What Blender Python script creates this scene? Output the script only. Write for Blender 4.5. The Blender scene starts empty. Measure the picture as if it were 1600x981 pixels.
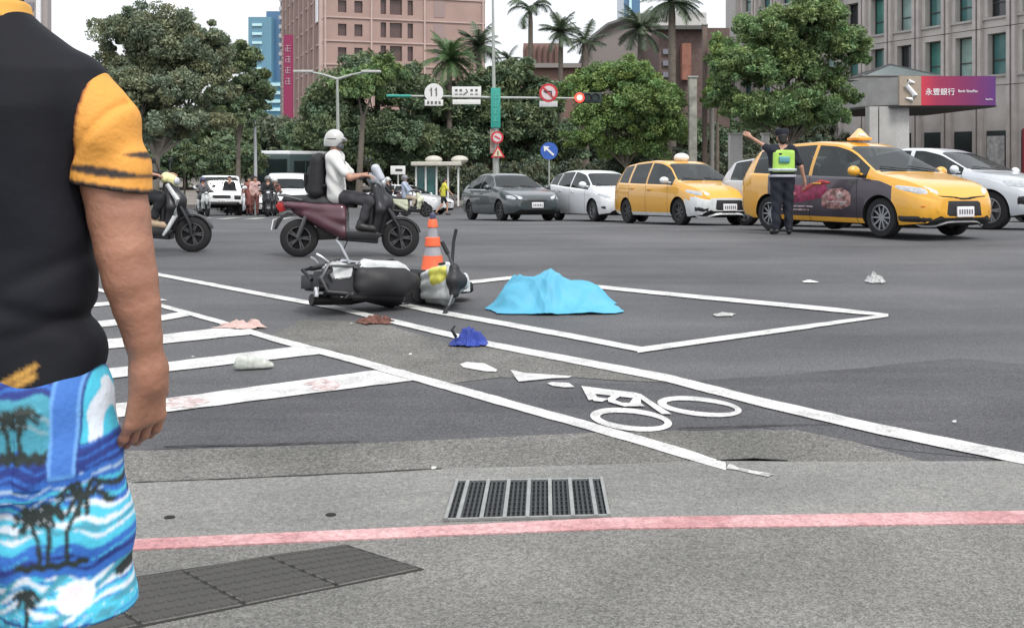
import bpy, bmesh, math, random
import numpy as np
from mathutils import Vector, Matrix, Quaternion
from mathutils.bvhtree import BVHTree
R = math.radians
random.seed(7)
rng = np.random.default_rng(11)
# ------------------------------------------------------------------ camera, world, sun
F = 1600.0; CX = 800.0; HY = 245.0; CH = 1.30          # focal length / principal point in photo pixels, eye height
sc = bpy.context.scene
col = bpy.data.collections.new('Scene'); sc.collection.children.link(col)
cam_d = bpy.data.cameras.new('camera'); cam = bpy.data.objects.new('camera', cam_d); col.objects.link(cam)
cam.location = (0, 0, CH); cam.rotation_euler = (R(90), 0, 0)
cam_d.sensor_width = 36; cam_d.lens = 36; cam_d.shift_y = -(490.5-HY)/1600.0
cam_d.clip_start = 0.05; cam_d.clip_end = 2000
sc.camera = cam
SUN_EL, SUN_AZ = 56, 150                                # azimuth measured clockwise from +Y
w = bpy.data.worlds.new('World'); sc.world = w; w.use_nodes = True
nt = w.node_tree; nt.nodes.clear()
out = nt.nodes.new('ShaderNodeOutputWorld'); bg = nt.nodes.new('ShaderNodeBackground')
sky = nt.nodes.new('ShaderNodeTexSky'); sky.sky_type = 'NISHITA'; sky.sun_disc = False
sky.sun_elevation = R(SUN_EL); sky.sun_rotation = R(SUN_AZ)
sky.air_density = 1.0; sky.dust_density = 4.0; sky.ozone_density = 1.0
hsv = nt.nodes.new('ShaderNodeHueSaturation'); hsv.inputs['Saturation'].default_value = 0.30
mixc = nt.nodes.new('ShaderNodeMix'); mixc.data_type = 'RGBA'
tc = nt.nodes.new('ShaderNodeTexCoord'); nz = nt.nodes.new('ShaderNodeTexNoise')
nz.inputs['Scale'].default_value = 2.2; nz.inputs['Detail'].default_value = 6
mr = nt.nodes.new('ShaderNodeMapRange'); mr.inputs[1].default_value = .35; mr.inputs[2].default_value = .7
mr.inputs[3].default_value = .45; mr.inputs[4].default_value = .9
nt.links.new(tc.outputs['Generated'], nz.inputs['Vector']); nt.links.new(nz.outputs['Fac'], mr.inputs[0])
nt.links.new(mr.outputs[0], mixc.inputs['Factor'])
nt.links.new(sky.outputs[0], hsv.inputs['Color']); nt.links.new(hsv.outputs[0], mixc.inputs['A'])
mixc.inputs['B'].default_value = (10.0, 10.3, 10.8, 1)     # cloud layer radiance
nt.links.new(mixc.outputs['Result'], bg.inputs['Color']); bg.inputs['Strength'].default_value = 0.10
nt.links.new(bg.outputs[0], out.inputs[0])
sd = bpy.data.lights.new('sun', 'SUN'); sd.energy = 1.5; sd.angle = R(14); sd.color = (1, .965, .92)
sun = bpy.data.objects.new('sun', sd); col.objects.link(sun)
sv = Vector((math.sin(R(SUN_AZ))*math.cos(R(SUN_EL)), math.cos(R(SUN_AZ))*math.cos(R(SUN_EL)), math.sin(R(SUN_EL))))
sun.rotation_euler = sv.to_track_quat('Z', 'Y').to_euler()
sc.view_settings.view_transform = 'Standard'; sc.view_settings.look = 'None'
sc.view_settings.gamma = 1; sc.view_settings.use_curve_mapping = False
sc.view_settings.exposure = 0.62
sc.cycles.max_bounces = 6
# ------------------------------------------------------------------ coordinates
SL = 0.047
def g(y):                                                # road height: level near the viewer, falling away beyond the crown
    if y < 16: return 0.0
    if y < 19: return -SL*(y-16)**2/6
    if y < 52: return -SL*1.5 - SL*(y-19)
    return -SL*1.5 - SL*33
def P(px, py, Y): return Vector(((px-CX)/F*Y, Y, CH-(py-HY)/F*Y))
def G(px, py, z=0.0):
    Y = F*(CH-z)/(py-HY); return Vector(((px-CX)/F*Y, Y, z))
def GX(px, Y): return Vector(((px-CX)/F*Y, Y, g(Y)))
def place(o, x, y, head, roll=0, z=None):
    n = Vector((0, -(g(y+.5)-g(y-.5)), 1)).normalized() if z is None else Vector((0,0,1))
    f = Vector((math.cos(R(head)), math.sin(R(head)), 0)); f = (f-n*f.dot(n)).normalized()
    l = n.cross(f); M = Matrix((f, l, n)).transposed().to_4x4()
    if roll: M = M @ Matrix.Rotation(R(roll), 4, 'X')
    M.translation = Vector((x, y, g(y) if z is None else z)); o.matrix_world = M
# ------------------------------------------------------------------ materials
MATS = {}
def mat(name, c, rough=.6, metal=0, var=.12, vs=8, bump=0, bs=60, spec=.5, emit=0, attr=False, trans=0, coat=0, sub=None):
    if name in MATS: return MATS[name]
    m = bpy.data.materials.new(name); m.use_nodes = True; t = m.node_tree; b = t.nodes['Principled BSDF']
    b.inputs['Roughness'].default_value = rough; b.inputs['Metallic'].default_value = metal
    b.inputs['Specular IOR Level'].default_value = spec; b.inputs['Coat Weight'].default_value = coat
    b.inputs['Coat Roughness'].default_value = .05
    b.inputs['Transmission Weight'].default_value = trans
    co = t.nodes.new('ShaderNodeTexCoord')
    n = t.nodes.new('ShaderNodeTexNoise'); n.inputs['Scale'].default_value = vs; n.inputs['Detail'].default_value = 5
    t.links.new(co.outputs['Object'], n.inputs['Vector'])
    mp = t.nodes.new('ShaderNodeMapRange'); mp.inputs[1].default_value = .25; mp.inputs[2].default_value = .75
    mp.inputs[3].default_value = 1-var; mp.inputs[4].default_value = 1+var
    t.links.new(n.outputs['Fac'], mp.inputs[0])
    mx = t.nodes.new('ShaderNodeVectorMath'); mx.operation = 'SCALE'
    if attr:
        a = t.nodes.new('ShaderNodeVertexColor'); a.layer_name = 'Col'; t.links.new(a.outputs['Color'], mx.inputs[0])
    else: mx.inputs[0].default_value = c[:3]
    t.links.new(mp.outputs[0], mx.inputs['Scale']); t.links.new(mx.outputs[0], b.inputs['Base Color'])
    if bump:
        n2 = t.nodes.new('ShaderNodeTexNoise'); n2.inputs['Scale'].default_value = bs; n2.inputs['Detail'].default_value = 3
        t.links.new(co.outputs['Object'], n2.inputs['Vector'])
        bp = t.nodes.new('ShaderNodeBump'); bp.inputs['Strength'].default_value = bump; bp.inputs['Distance'].default_value = .01
        t.links.new(n2.outputs['Fac'], bp.inputs['Height']); t.links.new(bp.outputs[0], b.inputs['Normal'])
    if emit:
        b.inputs['Emission Color'].default_value = (*c[:3], 1); b.inputs['Emission Strength'].default_value = emit
    if sub: b.inputs['Subsurface Weight'].default_value = sub; b.inputs['Subsurface Radius'].default_value = (.02, .008, .004)
    MATS[name] = m; return m
def ground_mat(name, c1, c2, big, speck=260, sv_=.5, rough=.85, bump=.5, streak=None, wear=None):
    """aggregate surface: large patches c1..c2, fine stones, optional long streaks"""
    m = bpy.data.materials.new(name); m.use_nodes = True; t = m.node_tree; b = t.nodes['Principled BSDF']; L = t.links.new
    b.inputs['Roughness'].default_value = rough; b.inputs['Specular IOR Level'].default_value = .35
    co = t.nodes.new('ShaderNodeTexCoord')
    def noise(s, d=4, vec=None, r=.55):
        n = t.nodes.new('ShaderNodeTexNoise'); n.inputs['Scale'].default_value = s; n.inputs['Detail'].default_value = d
        n.inputs['Roughness'].default_value = r
        L(vec or co.outputs['Object'], n.inputs['Vector']); return n.outputs['Fac']
    def mrange(v, a, b_, c, d):
        n = t.nodes.new('ShaderNodeMapRange'); L(v, n.inputs[0])
        for i, q in zip((1,2,3,4), (a,b_,c,d)): n.inputs[i].default_value = q
        return n.outputs[0]
    def mul(a, b_):
        n = t.nodes.new('ShaderNodeMath'); n.operation = 'MULTIPLY'; L(a, n.inputs[0]); L(b_, n.inputs[1]); return n.outputs[0]
    mx = t.nodes.new('ShaderNodeMix'); mx.data_type = 'RGBA'; mx.inputs['A'].default_value = (*c1, 1); mx.inputs['B'].default_value = (*c2, 1)
    f = noise(big, 6, None, .6)
    if streak:
        mpn = t.nodes.new('ShaderNodeMapping'); mpn.inputs['Scale'].default_value = streak
        mpn.inputs['Rotation'].default_value = (0, 0, R(-8)); L(co.outputs['Object'], mpn.inputs['Vector'])
        f2 = noise(1.0, 5, mpn.outputs[0], .6)
        av = t.nodes.new('ShaderNodeMath'); av.operation = 'ADD'; L(f, av.inputs[0]); L(f2, av.inputs[1])
        hf = t.nodes.new('ShaderNodeMath'); hf.operation = 'MULTIPLY'; hf.inputs[1].default_value = .5; L(av.outputs[0], hf.inputs[0]); f = hf.outputs[0]
    L(mrange(f, .38, .62, 0, 1), mx.inputs['Factor'])
    vo = t.nodes.new('ShaderNodeTexVoronoi'); vo.inputs['Scale'].default_value = speck; L(co.outputs['Object'], vo.inputs['Vector'])
    sepc = t.nodes.new('ShaderNodeSeparateColor'); L(vo.outputs['Color'], sepc.inputs[0])
    s1 = mrange(sepc.outputs[0], 0, 1, 1-sv_, 1+sv_)
    s2 = mrange(noise(speck*.25, 3), .3, .7, 1-sv_*.45, 1+sv_*.45)
    v = t.nodes.new('ShaderNodeVectorMath'); v.operation = 'SCALE'; L(mx.outputs['Result'], v.inputs[0]); L(mul(s1, s2), v.inputs['Scale'])
    L(v.outputs[0], b.inputs['Base Color'])
    if wear:
        wm = t.nodes.new('ShaderNodeMix'); wm.data_type = 'RGBA'; wm.inputs['B'].default_value = (*wear, 1); L(v.outputs[0], wm.inputs['A'])
        wn = mul(mrange(noise(55, 4, None, .7), .56, .66, 0, .85), mrange(noise(2.2, 3), .42, .62, .25, 1)); L(wn, wm.inputs['Factor']); L(wm.outputs['Result'], b.inputs['Base Color'])
    bp = t.nodes.new('ShaderNodeBump'); bp.inputs['Strength'].default_value = bump; bp.inputs['Distance'].default_value = .004
    L(vo.outputs['Distance'], bp.inputs['Height']); L(bp.outputs[0], b.inputs['Normal'])
    MATS[name] = m; return m
# ------------------------------------------------------------------ object helpers
def fin(o, name, parent=None, **kw):
    o.name = name
    if parent is not None: o.parent = parent
    for k, v in kw.items():
        if v: o[k] = v
    return o
ABS = [False]                                            # True while parts are modelled in world coordinates
def link_mesh(me, name, m=None, parent=None):
    o = bpy.data.objects.new(name, me); col.objects.link(o)
    if parent is not None:
        o.parent = parent
        if ABS[0] and parent.type == 'EMPTY': o.matrix_parent_inverse = Matrix.Translation(-parent.location)
    if m is not None:
        if len(me.materials): me.materials.clear()
        for q in (m if isinstance(m, (list, tuple)) else [m]): me.materials.append(q)
    return o
def tag(o, label=None, cat=None, group=None, kind=None):
    if label: o['label'] = label
    if cat: o['category'] = cat
    if group: o['group'] = group
    if kind: o['kind'] = kind
    return o
def empty(name, loc=(0,0,0), label=None, cat=None, group=None):
    o = bpy.data.objects.new(name, None); col.objects.link(o); o.location = loc; o.empty_display_size = .2
    return tag(o, label, cat, group)
def smooth_sharp(me, ang=38):
    me.shade_smooth() if hasattr(me, 'shade_smooth') else None
    try: me.set_sharp_from_angle(angle=R(ang))
    except Exception: pass
def nm(name, V, Q, smooth=True, mi=None):
    """mesh from numpy verts and a quad / tri index array"""
    me = bpy.data.meshes.new(name); V = np.asarray(V, np.float32); Q = np.asarray(Q, np.int32); k = Q.shape[1]
    me.vertices.add(len(V)); me.vertices.foreach_set('co', V.ravel())
    me.loops.add(Q.size); me.loops.foreach_set('vertex_index', Q.ravel())
    me.polygons.add(len(Q)); me.polygons.foreach_set('loop_start', np.arange(0, Q.size, k, dtype=np.int32))
    me.polygons.foreach_set('loop_total', np.full(len(Q), k, np.int32))
    if mi is not None: me.polygons.foreach_set('material_index', np.asarray(mi, np.int32))
    if smooth: me.polygons.foreach_set('use_smooth', np.ones(len(Q), bool))
    me.update(calc_edges=True); return me
def set_col(me, C):
    a = me.color_attributes.new('Col', 'FLOAT_COLOR', 'POINT')
    C = np.asarray(C, np.float32); C = np.hstack([C, np.ones((len(C),1), np.float32)]); a.data.foreach_set('color', C.ravel())
class MB:
    def __init__(s): s.bm = bmesh.new()
    def box(s, c, d, rot=None, bev=0, taper=None):
        r = bmesh.ops.create_cube(s.bm, size=1); vs = r['verts']
        for v in vs:
            if taper and v.co.z > 0: v.co.x *= taper[0]; v.co.y *= taper[1]
        M = Matrix.Translation(c) @ (rot.to_4x4() if rot else Matrix()) @ Matrix.Diagonal((*d, 1))
        bmesh.ops.transform(s.bm, matrix=M, verts=vs)
        if bev:
            es = list({e for v in vs for e in v.link_edges})
            bmesh.ops.bevel(s.bm, geom=es, offset=bev, segments=2, affect='EDGES', profile=.6)
        return s
    def tube(s, pts, rad, n=10, cap=True):
        pts = [Vector(p) for p in pts]
        if not isinstance(rad, (list, tuple)): rad = [rad]*len(pts)
        rings = []; up = None
        for i, p in enumerate(pts):
            d = (pts[min(i+1, len(pts)-1)]-pts[max(i-1, 0)]).normalized()
            if up is None: up = Vector((0,0,1)) if abs(d.z) < .9 else Vector((0,1,0))
            a = d.cross(up).normalized(); b = d.cross(a).normalized(); up = -b if False else up
            rings.append([s.bm.verts.new(p + (a*math.cos(2*math.pi*k/n)+b*math.sin(2*math.pi*k/n))*rad[i]) for k in range(n)])
        for r0, r1 in zip(rings, rings[1:]):
            for k in range(n): s.bm.faces.new((r0[k], r0[(k+1)%n], r1[(k+1)%n], r1[k]))
        if cap: s.bm.faces.new(rings[0][::-1]); s.bm.faces.new(rings[-1])
        return s
    def lathe(s, prof, n=24, c=(0,0,0), axis='Z', cap=True):
        c = Vector(c); rings = []
        for r_, h in prof:
            rg = []
            for k in range(n):
                a = 2*math.pi*k/n; x, y = r_*math.cos(a), r_*math.sin(a)
                p = Vector((x, y, h)) if axis == 'Z' else Vector((x, h, y)) if axis == 'Y' else Vector((h, x, y))
                rg.append(s.bm.verts.new(c+p))
            rings.append(rg)
        for r0, r1 in zip(rings, rings[1:]):
            for k in range(n): s.bm.faces.new((r0[k], r0[(k+1)%n], r1[(k+1)%n], r1[k]))
        if cap:
            s.bm.faces.new(rings[0][::-1]); s.bm.faces.new(rings[-1])
        return s
    def slab(s, pts, wd, bev=.01, yc=0, seg=2):
        """polygon in x,z extruded across y"""
        a = [s.bm.verts.new((x, yc-wd/2, z)) for x, z in pts]; b = [s.bm.verts.new((x, yc+wd/2, z)) for x, z in pts]
        n = len(pts); fs = [s.bm.faces.new(a), s.bm.faces.new(b[::-1])]
        for i in range(n): fs.append(s.bm.faces.new((a[(i+1)%n], a[i], b[i], b[(i+1)%n])))
        if bev:
            es = [e for f in fs[:2] for e in f.edges]
            bmesh.ops.bevel(s.bm, geom=es, offset=bev, segments=seg, affect='EDGES', profile=.6)
        return s
    def poly(s, pts):
        s.bm.faces.new([s.bm.verts.new(Vector(p)) for p in pts]); return s
    def prism(s, pts, h):
        a = [s.bm.verts.new(Vector(p)) for p in pts]; b = [s.bm.verts.new(Vector(p)+Vector((0,0,h))) for p in pts]; n = len(pts)
        s.bm.faces.new(a[::-1]); s.bm.faces.new(b)
        for i in range(n): s.bm.faces.new((a[i], a[(i+1)%n], b[(i+1)%n], b[i]))
        return s
    def ball(s, c, d, rot=None, n=16):
        r = bmesh.ops.create_uvsphere(s.bm, u_segments=n, v_segments=n//2, radius=.5)
        M = Matrix.Translation(c) @ (rot.to_4x4() if rot else Matrix()) @ Matrix.Diagonal((*d, 1))
        bmesh.ops.transform(s.bm, matrix=M, verts=r['verts']); return s
    def to(s, name, m, parent=None, ang=38, flat=False):
        bmesh.ops.recalc_face_normals(s.bm, faces=s.bm.faces) if not flat else None
        me = bpy.data.meshes.new(name); s.bm.to_mesh(me); s.bm.free()
        if not flat: smooth_sharp(me, ang)
        return link_mesh(me, name, m, parent)
def rotX(a): return Matrix.Rotation(R(a), 3, 'X')
def rotY(a): return Matrix.Rotation(R(a), 3, 'Y')
def rotZ(a): return Matrix.Rotation(R(a), 3, 'Z')
# ------------------------------------------------------------------ signed-distance modelling (bodies, cloth, bags)
def surf(prims, h, k=.03, disp=None, cut=None, name='m'):
    """prims: (a, b, ra, rb[, k]) round cones or ('e', centre, radii[, k]) ellipsoids -> smooth-union surface net"""
    lo = np.full(3, 9e9); hi = -lo
    for p in prims:
        if isinstance(p[0], str) and p[0] == 'f': lo = np.minimum(lo, p[2]); hi = np.maximum(hi, p[3]); continue
        if isinstance(p[0], str): c = np.array(p[1], float); r = np.array(p[2], float); lo = np.minimum(lo, c-r); hi = np.maximum(hi, c+r)
        else:
            for q, r in ((p[0], p[2]), (p[1], p[3])): q = np.array(q, float); lo = np.minimum(lo, q-r); hi = np.maximum(hi, q+r)
    lo -= 3*h+.01; hi += 3*h+.01
    ax = [np.arange(lo[i], hi[i]+h, h) for i in range(3)]
    V = np.full([len(a) for a in ax], .5, np.float32)
    for p in prims:
        kk = k
        if isinstance(p[0], str) and p[0] == 'f': l, u = np.array(p[2]), np.array(p[3]); kk = p[4] if len(p) > 4 else k
        elif isinstance(p[0], str): c = np.array(p[1], float); r = np.array(p[2], float); l, u = c-r, c+r; kk = p[3] if len(p) > 3 else k
        else:
            a, b = np.array(p[0], float), np.array(p[1], float); rm = max(p[2], p[3]); l, u = np.minimum(a,b)-rm, np.maximum(a,b)+rm
            kk = p[4] if len(p) > 4 else k
        mg = kk+2*h+.005; sl = []
        for i in range(3):
            i0 = max(0, int((l[i]-mg-lo[i])/h)); i1 = min(len(ax[i]), int((u[i]+mg-lo[i])/h)+2); sl.append(slice(i0, i1))
        X, Y, Z = np.meshgrid(ax[0][sl[0]], ax[1][sl[1]], ax[2][sl[2]], indexing='ij')
        if isinstance(p[0], str) and p[0] == 'f': d = p[1](X, Y, Z)
        elif isinstance(p[0], str):
            q = np.sqrt(((X-c[0])/r[0])**2+((Y-c[1])/r[1])**2+((Z-c[2])/r[2])**2); d = (q-1)*r.min()
        else:
            ba = b-a; L2 = max((ba**2).sum(), 1e-9)
            t = np.clip(((X-a[0])*ba[0]+(Y-a[1])*ba[1]+(Z-a[2])*ba[2])/L2, 0, 1)
            d = np.sqrt((X-a[0]-t*ba[0])**2+(Y-a[1]-t*ba[1])**2+(Z-a[2]-t*ba[2])**2)-(p[2]+(p[3]-p[2])*t)
        o = V[sl[0], sl[1], sl[2]]
        if kk > 0:
            hh = np.clip(.5+.5*(o-d)/kk, 0, 1); o2 = o*(1-hh)+d*hh-kk*hh*(1-hh)
        else: o2 = np.minimum(o, d)
        V[sl[0], sl[1], sl[2]] = o2
    if disp is not None or cut is not None:
        X, Y, Z = np.meshgrid(*ax, indexing='ij')
        if disp is not None: V = V+disp(X, Y, Z)
        if cut is not None: V = np.maximum(V, cut(X, Y, Z))
    V[0,:,:] = V[-1,:,:] = .5; V[:,0,:] = V[:,-1,:] = .5; V[:,:,0] = V[:,:,-1] = .5
    I = V < 0; n = [s-1 for s in V.shape]
    def cn(A, i, j, k_): return A[i:i+n[0], j:j+n[1], k_:k_+n[2]]
    S = sum(cn(I, i, j, k_).astype(np.int8) for i in (0,1) for j in (0,1) for k_ in (0,1))
    act = (S > 0) & (S < 8); idx = np.full(n, -1, np.int64); idx[act] = np.arange(act.sum())
    ci = np.argwhere(act); pos = np.zeros((len(ci), 3)); cnt = np.zeros(len(ci))
    cs = [(i,j,k_) for i in (0,1) for j in (0,1) for k_ in (0,1)]
    vals = {c_: V[ci[:,0]+c_[0], ci[:,1]+c_[1], ci[:,2]+c_[2]] for c_ in cs}
    for a_ in cs:
        for x in range(3):
            if a_[x] == 0:
                b_ = list(a_); b_[x] = 1; b_ = tuple(b_); va, vb = vals[a_], vals[b_]; mk = (va < 0) != (vb < 0)
                t = np.where(mk, va/np.where(mk, va-vb, 1), 0); p_ = np.array(a_)[None,:]+t[:,None]*(np.array(b_)-np.array(a_))[None,:]
                pos += np.where(mk[:,None], p_, 0); cnt += mk
    pos = (ci+pos/cnt[:,None])*h+lo
    Q = []
    for x in range(3):
        u_, v_ = (x+1)%3, (x+2)%3
        s0 = [slice(1, -1)]*3; s1 = [slice(1, -1)]*3
        s0[x] = slice(0, -1); s1[x] = slice(1, None)
        A = I[tuple(s0)]; B = I[tuple(s1)]; e = np.argwhere(A != B); e_off = e.copy()
        for y in range(3):
            if y != x: e_off[:, y] += 1
        sg = A[tuple(e.T)]
        def cell(du, dv):
            c_ = e_off.copy(); c_[:,u_] += du; c_[:,v_] += dv; return idx[tuple(c_.T)]
        q = np.stack([cell(-1,-1), cell(0,-1), cell(0,0), cell(-1,0)], 1); q[~sg] = q[~sg][:, ::-1]; Q.append(q)
    Q = np.vstack(Q); Q = Q[(Q >= 0).all(1)]
    # one light smoothing pass
    for _ in range(2):
        acc = np.zeros_like(pos); c2 = np.zeros(len(pos))
        for a_ in range(4):
            np.add.at(acc, Q[:,a_], pos[Q[:,(a_+1)%4]]); np.add.at(c2, Q[:,a_], 1)
        pos = pos*.5+acc/np.maximum(c2,1)[:,None]*.5
    return pos, Q
def smesh(name, prims, h, m, parent=None, k=.03, disp=None, cut=None, colf=None):
    V, Q = surf(prims, h, k, disp, cut); me = nm(name, V, Q)
    if colf is not None:
        C = colf(V)
        for _ in range(1):
            acc = np.array(C, float); n_ = np.ones(len(C))
            for a_ in range(4): np.add.at(acc, Q[:,a_], C[Q[:,(a_+1)%4]]); np.add.at(n_, Q[:,a_], 1)
            C = acc/n_[:,None]
        set_col(me, C)
    return link_mesh(me, name, m, parent)
# ------------------------------------------------------------------ palette
M_ = dict(
 asphalt=ground_mat('asphalt', (.066,.067,.072), (.122,.122,.126), .35, 220, .45, .8, .5, streak=(.14,.9,1)),
 old_asphalt=ground_mat('old_asphalt', (.11,.108,.10), (.165,.16,.15), 1.6, 150, .5, .85, .6),
 dark_asphalt=ground_mat('dark_asphalt', (.054,.054,.060), (.094,.094,.099), .8, 170, .38, .8, .5, streak=(.5,3.2,1)),
 concrete=ground_mat('gutter_concrete', (.155,.155,.148), (.225,.222,.21), .9, 150, .28, .9, .3, streak=(.7,2.4,1)),
 aggregate=ground_mat('washed_aggregate', (.138,.136,.127), (.190,.186,.174), 1.6, 170, .36, .85, .7),
 slabgrey=ground_mat('tactile_grey', (.095,.092,.085), (.125,.122,.112), 4, 200, .22, .85, .3),
 kerbpink=ground_mat('kerb_pink', (.40,.20,.205), (.55,.33,.33), 3, 90, .2, .75, .4),
 paint=ground_mat('road_paint', (.44,.44,.43), (.66,.66,.64), 5, 110, .20, .7, .3, wear=(.13,.13,.128)),
 wornpaint=ground_mat('worn_paint', (.30,.30,.28), (.48,.48,.46), 9, 90, .35, .7, .3),
 soil=ground_mat('verge', (.05,.06,.035), (.10,.10,.075), .4, 12, .4, .95, .5),
 paver=ground_mat('far_paving', (.16,.145,.13), (.22,.2,.18), .5, 14, .25, .9, .3),
)
# ================================================================== GROUND
GZ = g(60)
def sheet(name, pts, z, m, jag=0, seg=.25, **kw):
    pts = [Vector((p[0], p[1])) for p in pts]; o_ = []
    for i, a in enumerate(pts):
        b = pts[(i+1) % len(pts)]; L = (b-a).length; n = max(1, int(L/seg)) if jag else 1; n = min(n, 120)
        for k_ in range(n):
            q = a.lerp(b, k_/n)
            if k_ and jag: q = q+Vector((random.uniform(-1,1), random.uniform(-1,1)))*jag
            o_.append((q.x, q.y, z))
    mb = MB(); mb.poly(o_); bmesh.ops.triangulate(mb.bm, faces=mb.bm.faces)
    for f in mb.bm.faces:
        f.normal_update()
        if f.normal.z < 0: f.normal_flip()
    o = mb.to(name, m, flat=True); return tag(o, kind='structure', **kw)
ys = [-60, 0, 8, 16] + [16+.5*i for i in range(1, 7)] + [22, 27, 32, 37, 42, 47, 52, 60, 90, 150, 400, 1500]
V = [(x, y, g(y)) for y in ys for x in (-1200, -120, -40, 0, 40, 120, 1200)]
Q = [(j*7+i, j*7+i+1, (j+1)*7+i+1, (j+1)*7+i) for j in range(len(ys)-1) for i in range(6)]
tag(link_mesh(nm('road', V, Q, False), 'road', M_['asphalt']), kind='structure')
def GP(*pp, z=0.0): return [G(x, y, z) for x, y in pp]
sheet('dark_asphalt_patch', GP((-700,720),(120,706),(640,690),(1190,668),(1420,705),(1700,728),(2300,745),(2300,640),(1500,560),(1240,585),(1000,600),(640,598),(262,646),(-700,760)[:2] if 0 else (-700,700)), .002, M_['dark_asphalt'], jag=.02)
sheet('old_asphalt_band', GP((-700,790),(200,757),(560,742),(690,735),(900,730),(1130,722),(1240,724),(1450,724),(1330,690),(1240,672),(1050,674),(820,682),(640,690),(250,704),(-700,740)), .004, M_['old_asphalt'], jag=.018)
sheet('old_asphalt_patch', GP((420,526),(560,560),(700,600),(780,590),(900,590),(1040,598),(820,552),(700,535),(600,505),(470,500)), .003, M_['old_asphalt'], jag=.03)
KT = [(-900,893),(200,842),(700,820),(955,808),(1600,797),(2500,783)]; KB = [(-900,910),(200,858),(700,835),(955,825),(1600,816),(2500,802)]
kt = [G(x, y, .1) for x, y in KT]; kb = [G(x, y, .1) for x, y in KB]
gut = [Vector((p.x, p.y+.004, 0)) for p in kt]
far = GP((2500,712),(1600,722),(1240,723),(1130,721),(900,729),(690,734),(560,741),(200,756),(-900,800))
sheet('gutter', gut+far, .006, M_['concrete'], jag=.0)
# crack along the asphalt edge
for seg_ in (((205,757),(380,750),(560,742),(690,735)), ((1120,722),(1180,719),(1232,722)), ((255,700),(420,696),(560,692)), ((1060,671),(1200,667),(1330,664))):
    top = [G(x, y) + Vector((0, random.uniform(.006,.014), 0)) for x, y in seg_]; bot = [G(x, y) for x, y in seg_]
    sheet('asphalt_crack', bot+top[::-1], .008, mat('crack_dark', (.022,.021,.02), .95), jag=.004, seg=.05)
mb = MB(); mb.prism([Vector((p.x, p.y, -.05)) for p in kb]+[Vector((p.x, p.y, -.05)) for p in kt[::-1]], .15)
es = [e for e in mb.bm.edges if all(v.co.z > .05 for v in e.verts) and len(e.link_faces) == 2]
bmesh.ops.bevel(mb.bm, geom=es, offset=.008, segments=2, affect='EDGES')
tag(mb.to('kerb', M_['kerbpink']), kind='structure')
mb = MB(); mb.prism([Vector((-60,-12,-.05)), Vector((60,-12,-.05))]+[Vector((p.x, p.y-.002, -.05)) for p in kb[::-1]], .146)
tag(mb.to('pavement', M_['aggregate']), kind='structure')
# ---- painted markings
def line(name, cs, m=M_['paint'], z=.008, jag=.004):
    """centre line given as (px, py, half height px)"""
    top = [G(x, y-h) for x, y, h in cs]; bot = [G(x, y+h) for x, y, h in cs]
    return sheet(name, bot+top[::-1], z, m, jag=jag, seg=.08)
line('lane_line', [(120,445,2.2),(253,479,2.8),(347,505,3.4),(421,529,4.2),(560,566,5.2),(680,600,6),(840,645,6.3),(1000,690,7),(1060,708,7.5),(1134,731,6)])
line('lane_line', [(60,392,1.8),(248,430,2.4),(410,461,2.8),(520,481,3.2),(600,500,3.6),(760,538,4.4),(820,550,4.8),(1040,592,6),(1187,629.5,7),(1370,672,8),(1600,719,9),(2000,806,12)], z=.0085)
line('waiting_box_line', [(600,471,3),(665,485,3.4),(760,502,3.6),(880,524,4),(1004,548,4.2)])
line('waiting_box_line', [(996,549,4.2),(1058,540,4),(1230,516,3.6),(1388,494,2)], z=.009)
line('waiting_box_line', [(1388,494,2),(1300,485,3.4),(1058,462,3),(930,449,2.7),(800,436,2.5)], z=.0095)
line('waiting_box_line', [(802,435,2.4),(760,439.5,2.5),(715,444,2.6),(640,452,2.8)], z=.0100)
for q in (((-500,728),(-500,702),(262,624),(585,580),(645,596),(262,645)), ((-400,662),(-400,640),(256,568),(458,543),(508,553.5),(260,582)),
          ((-300,588),(-300,570),(255,524),(346,513),(410,522),(255,538)), ((-300,540),(-300,524),(152,503),(255,493),(280,489),(311,491.5),(255,502),(152,513)), ((-200,492),(-200,482),(150,474),(250,468),(262,470),(150,480))):
    sheet('zebra_stripe', GP(*q), .0075, M_['paint'], jag=.006, seg=.08)
def zs(*pp): return GP(*[(680+x/3.065, 540+y/3.065) for x, y in pp])
def ring(cx, cy, rx, ry, t):
    n = 40; a_ = [(cx+rx*math.cos(2*math.pi*i/n), cy+ry*math.sin(2*math.pi*i/n)) for i in range(n+1)]
    b_ = [(cx+(rx-t*1.35)*math.cos(2*math.pi*i/n)+2, cy+(ry-t*.75)*math.sin(2*math.pi*i/n)) for i in range(n+1)]
    a_ = [G(x+ (0), y+.10*(x-cx)) for x, y in a_]; b_ = [G(x, y+.10*(x-cx)) for x, y in b_]; return a_, b_
mb = MB(); zz = .0080
for c_ in ((986,657.5,64,17.5,10),(1093,637,66,15,9)):
    a_, b_ = ring(*c_)
    for i in range(40): mb.poly([(p.x, p.y, .0075) for p in (a_[i], a_[i+1], b_[i+1], b_[i])])
for q in (((700,200),(965,232),(955,258),(716,232)), ((700,200),(745,205),(782,262),(735,268)), ((745,250),(830,262),(800,276),(760,272)), ((935,228),(985,240),(1132,336),(1085,336)),
          ((845,228),(905,238),(860,268),(895,282),(985,284),(1003,298),(905,300),(830,278),(825,262),(855,240)), ((955,250),(985,258),(985,290),(925,292))):
    zz += .0006; mb.poly([(p.x, p.y, zz) for p in zs(*q)])
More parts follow.
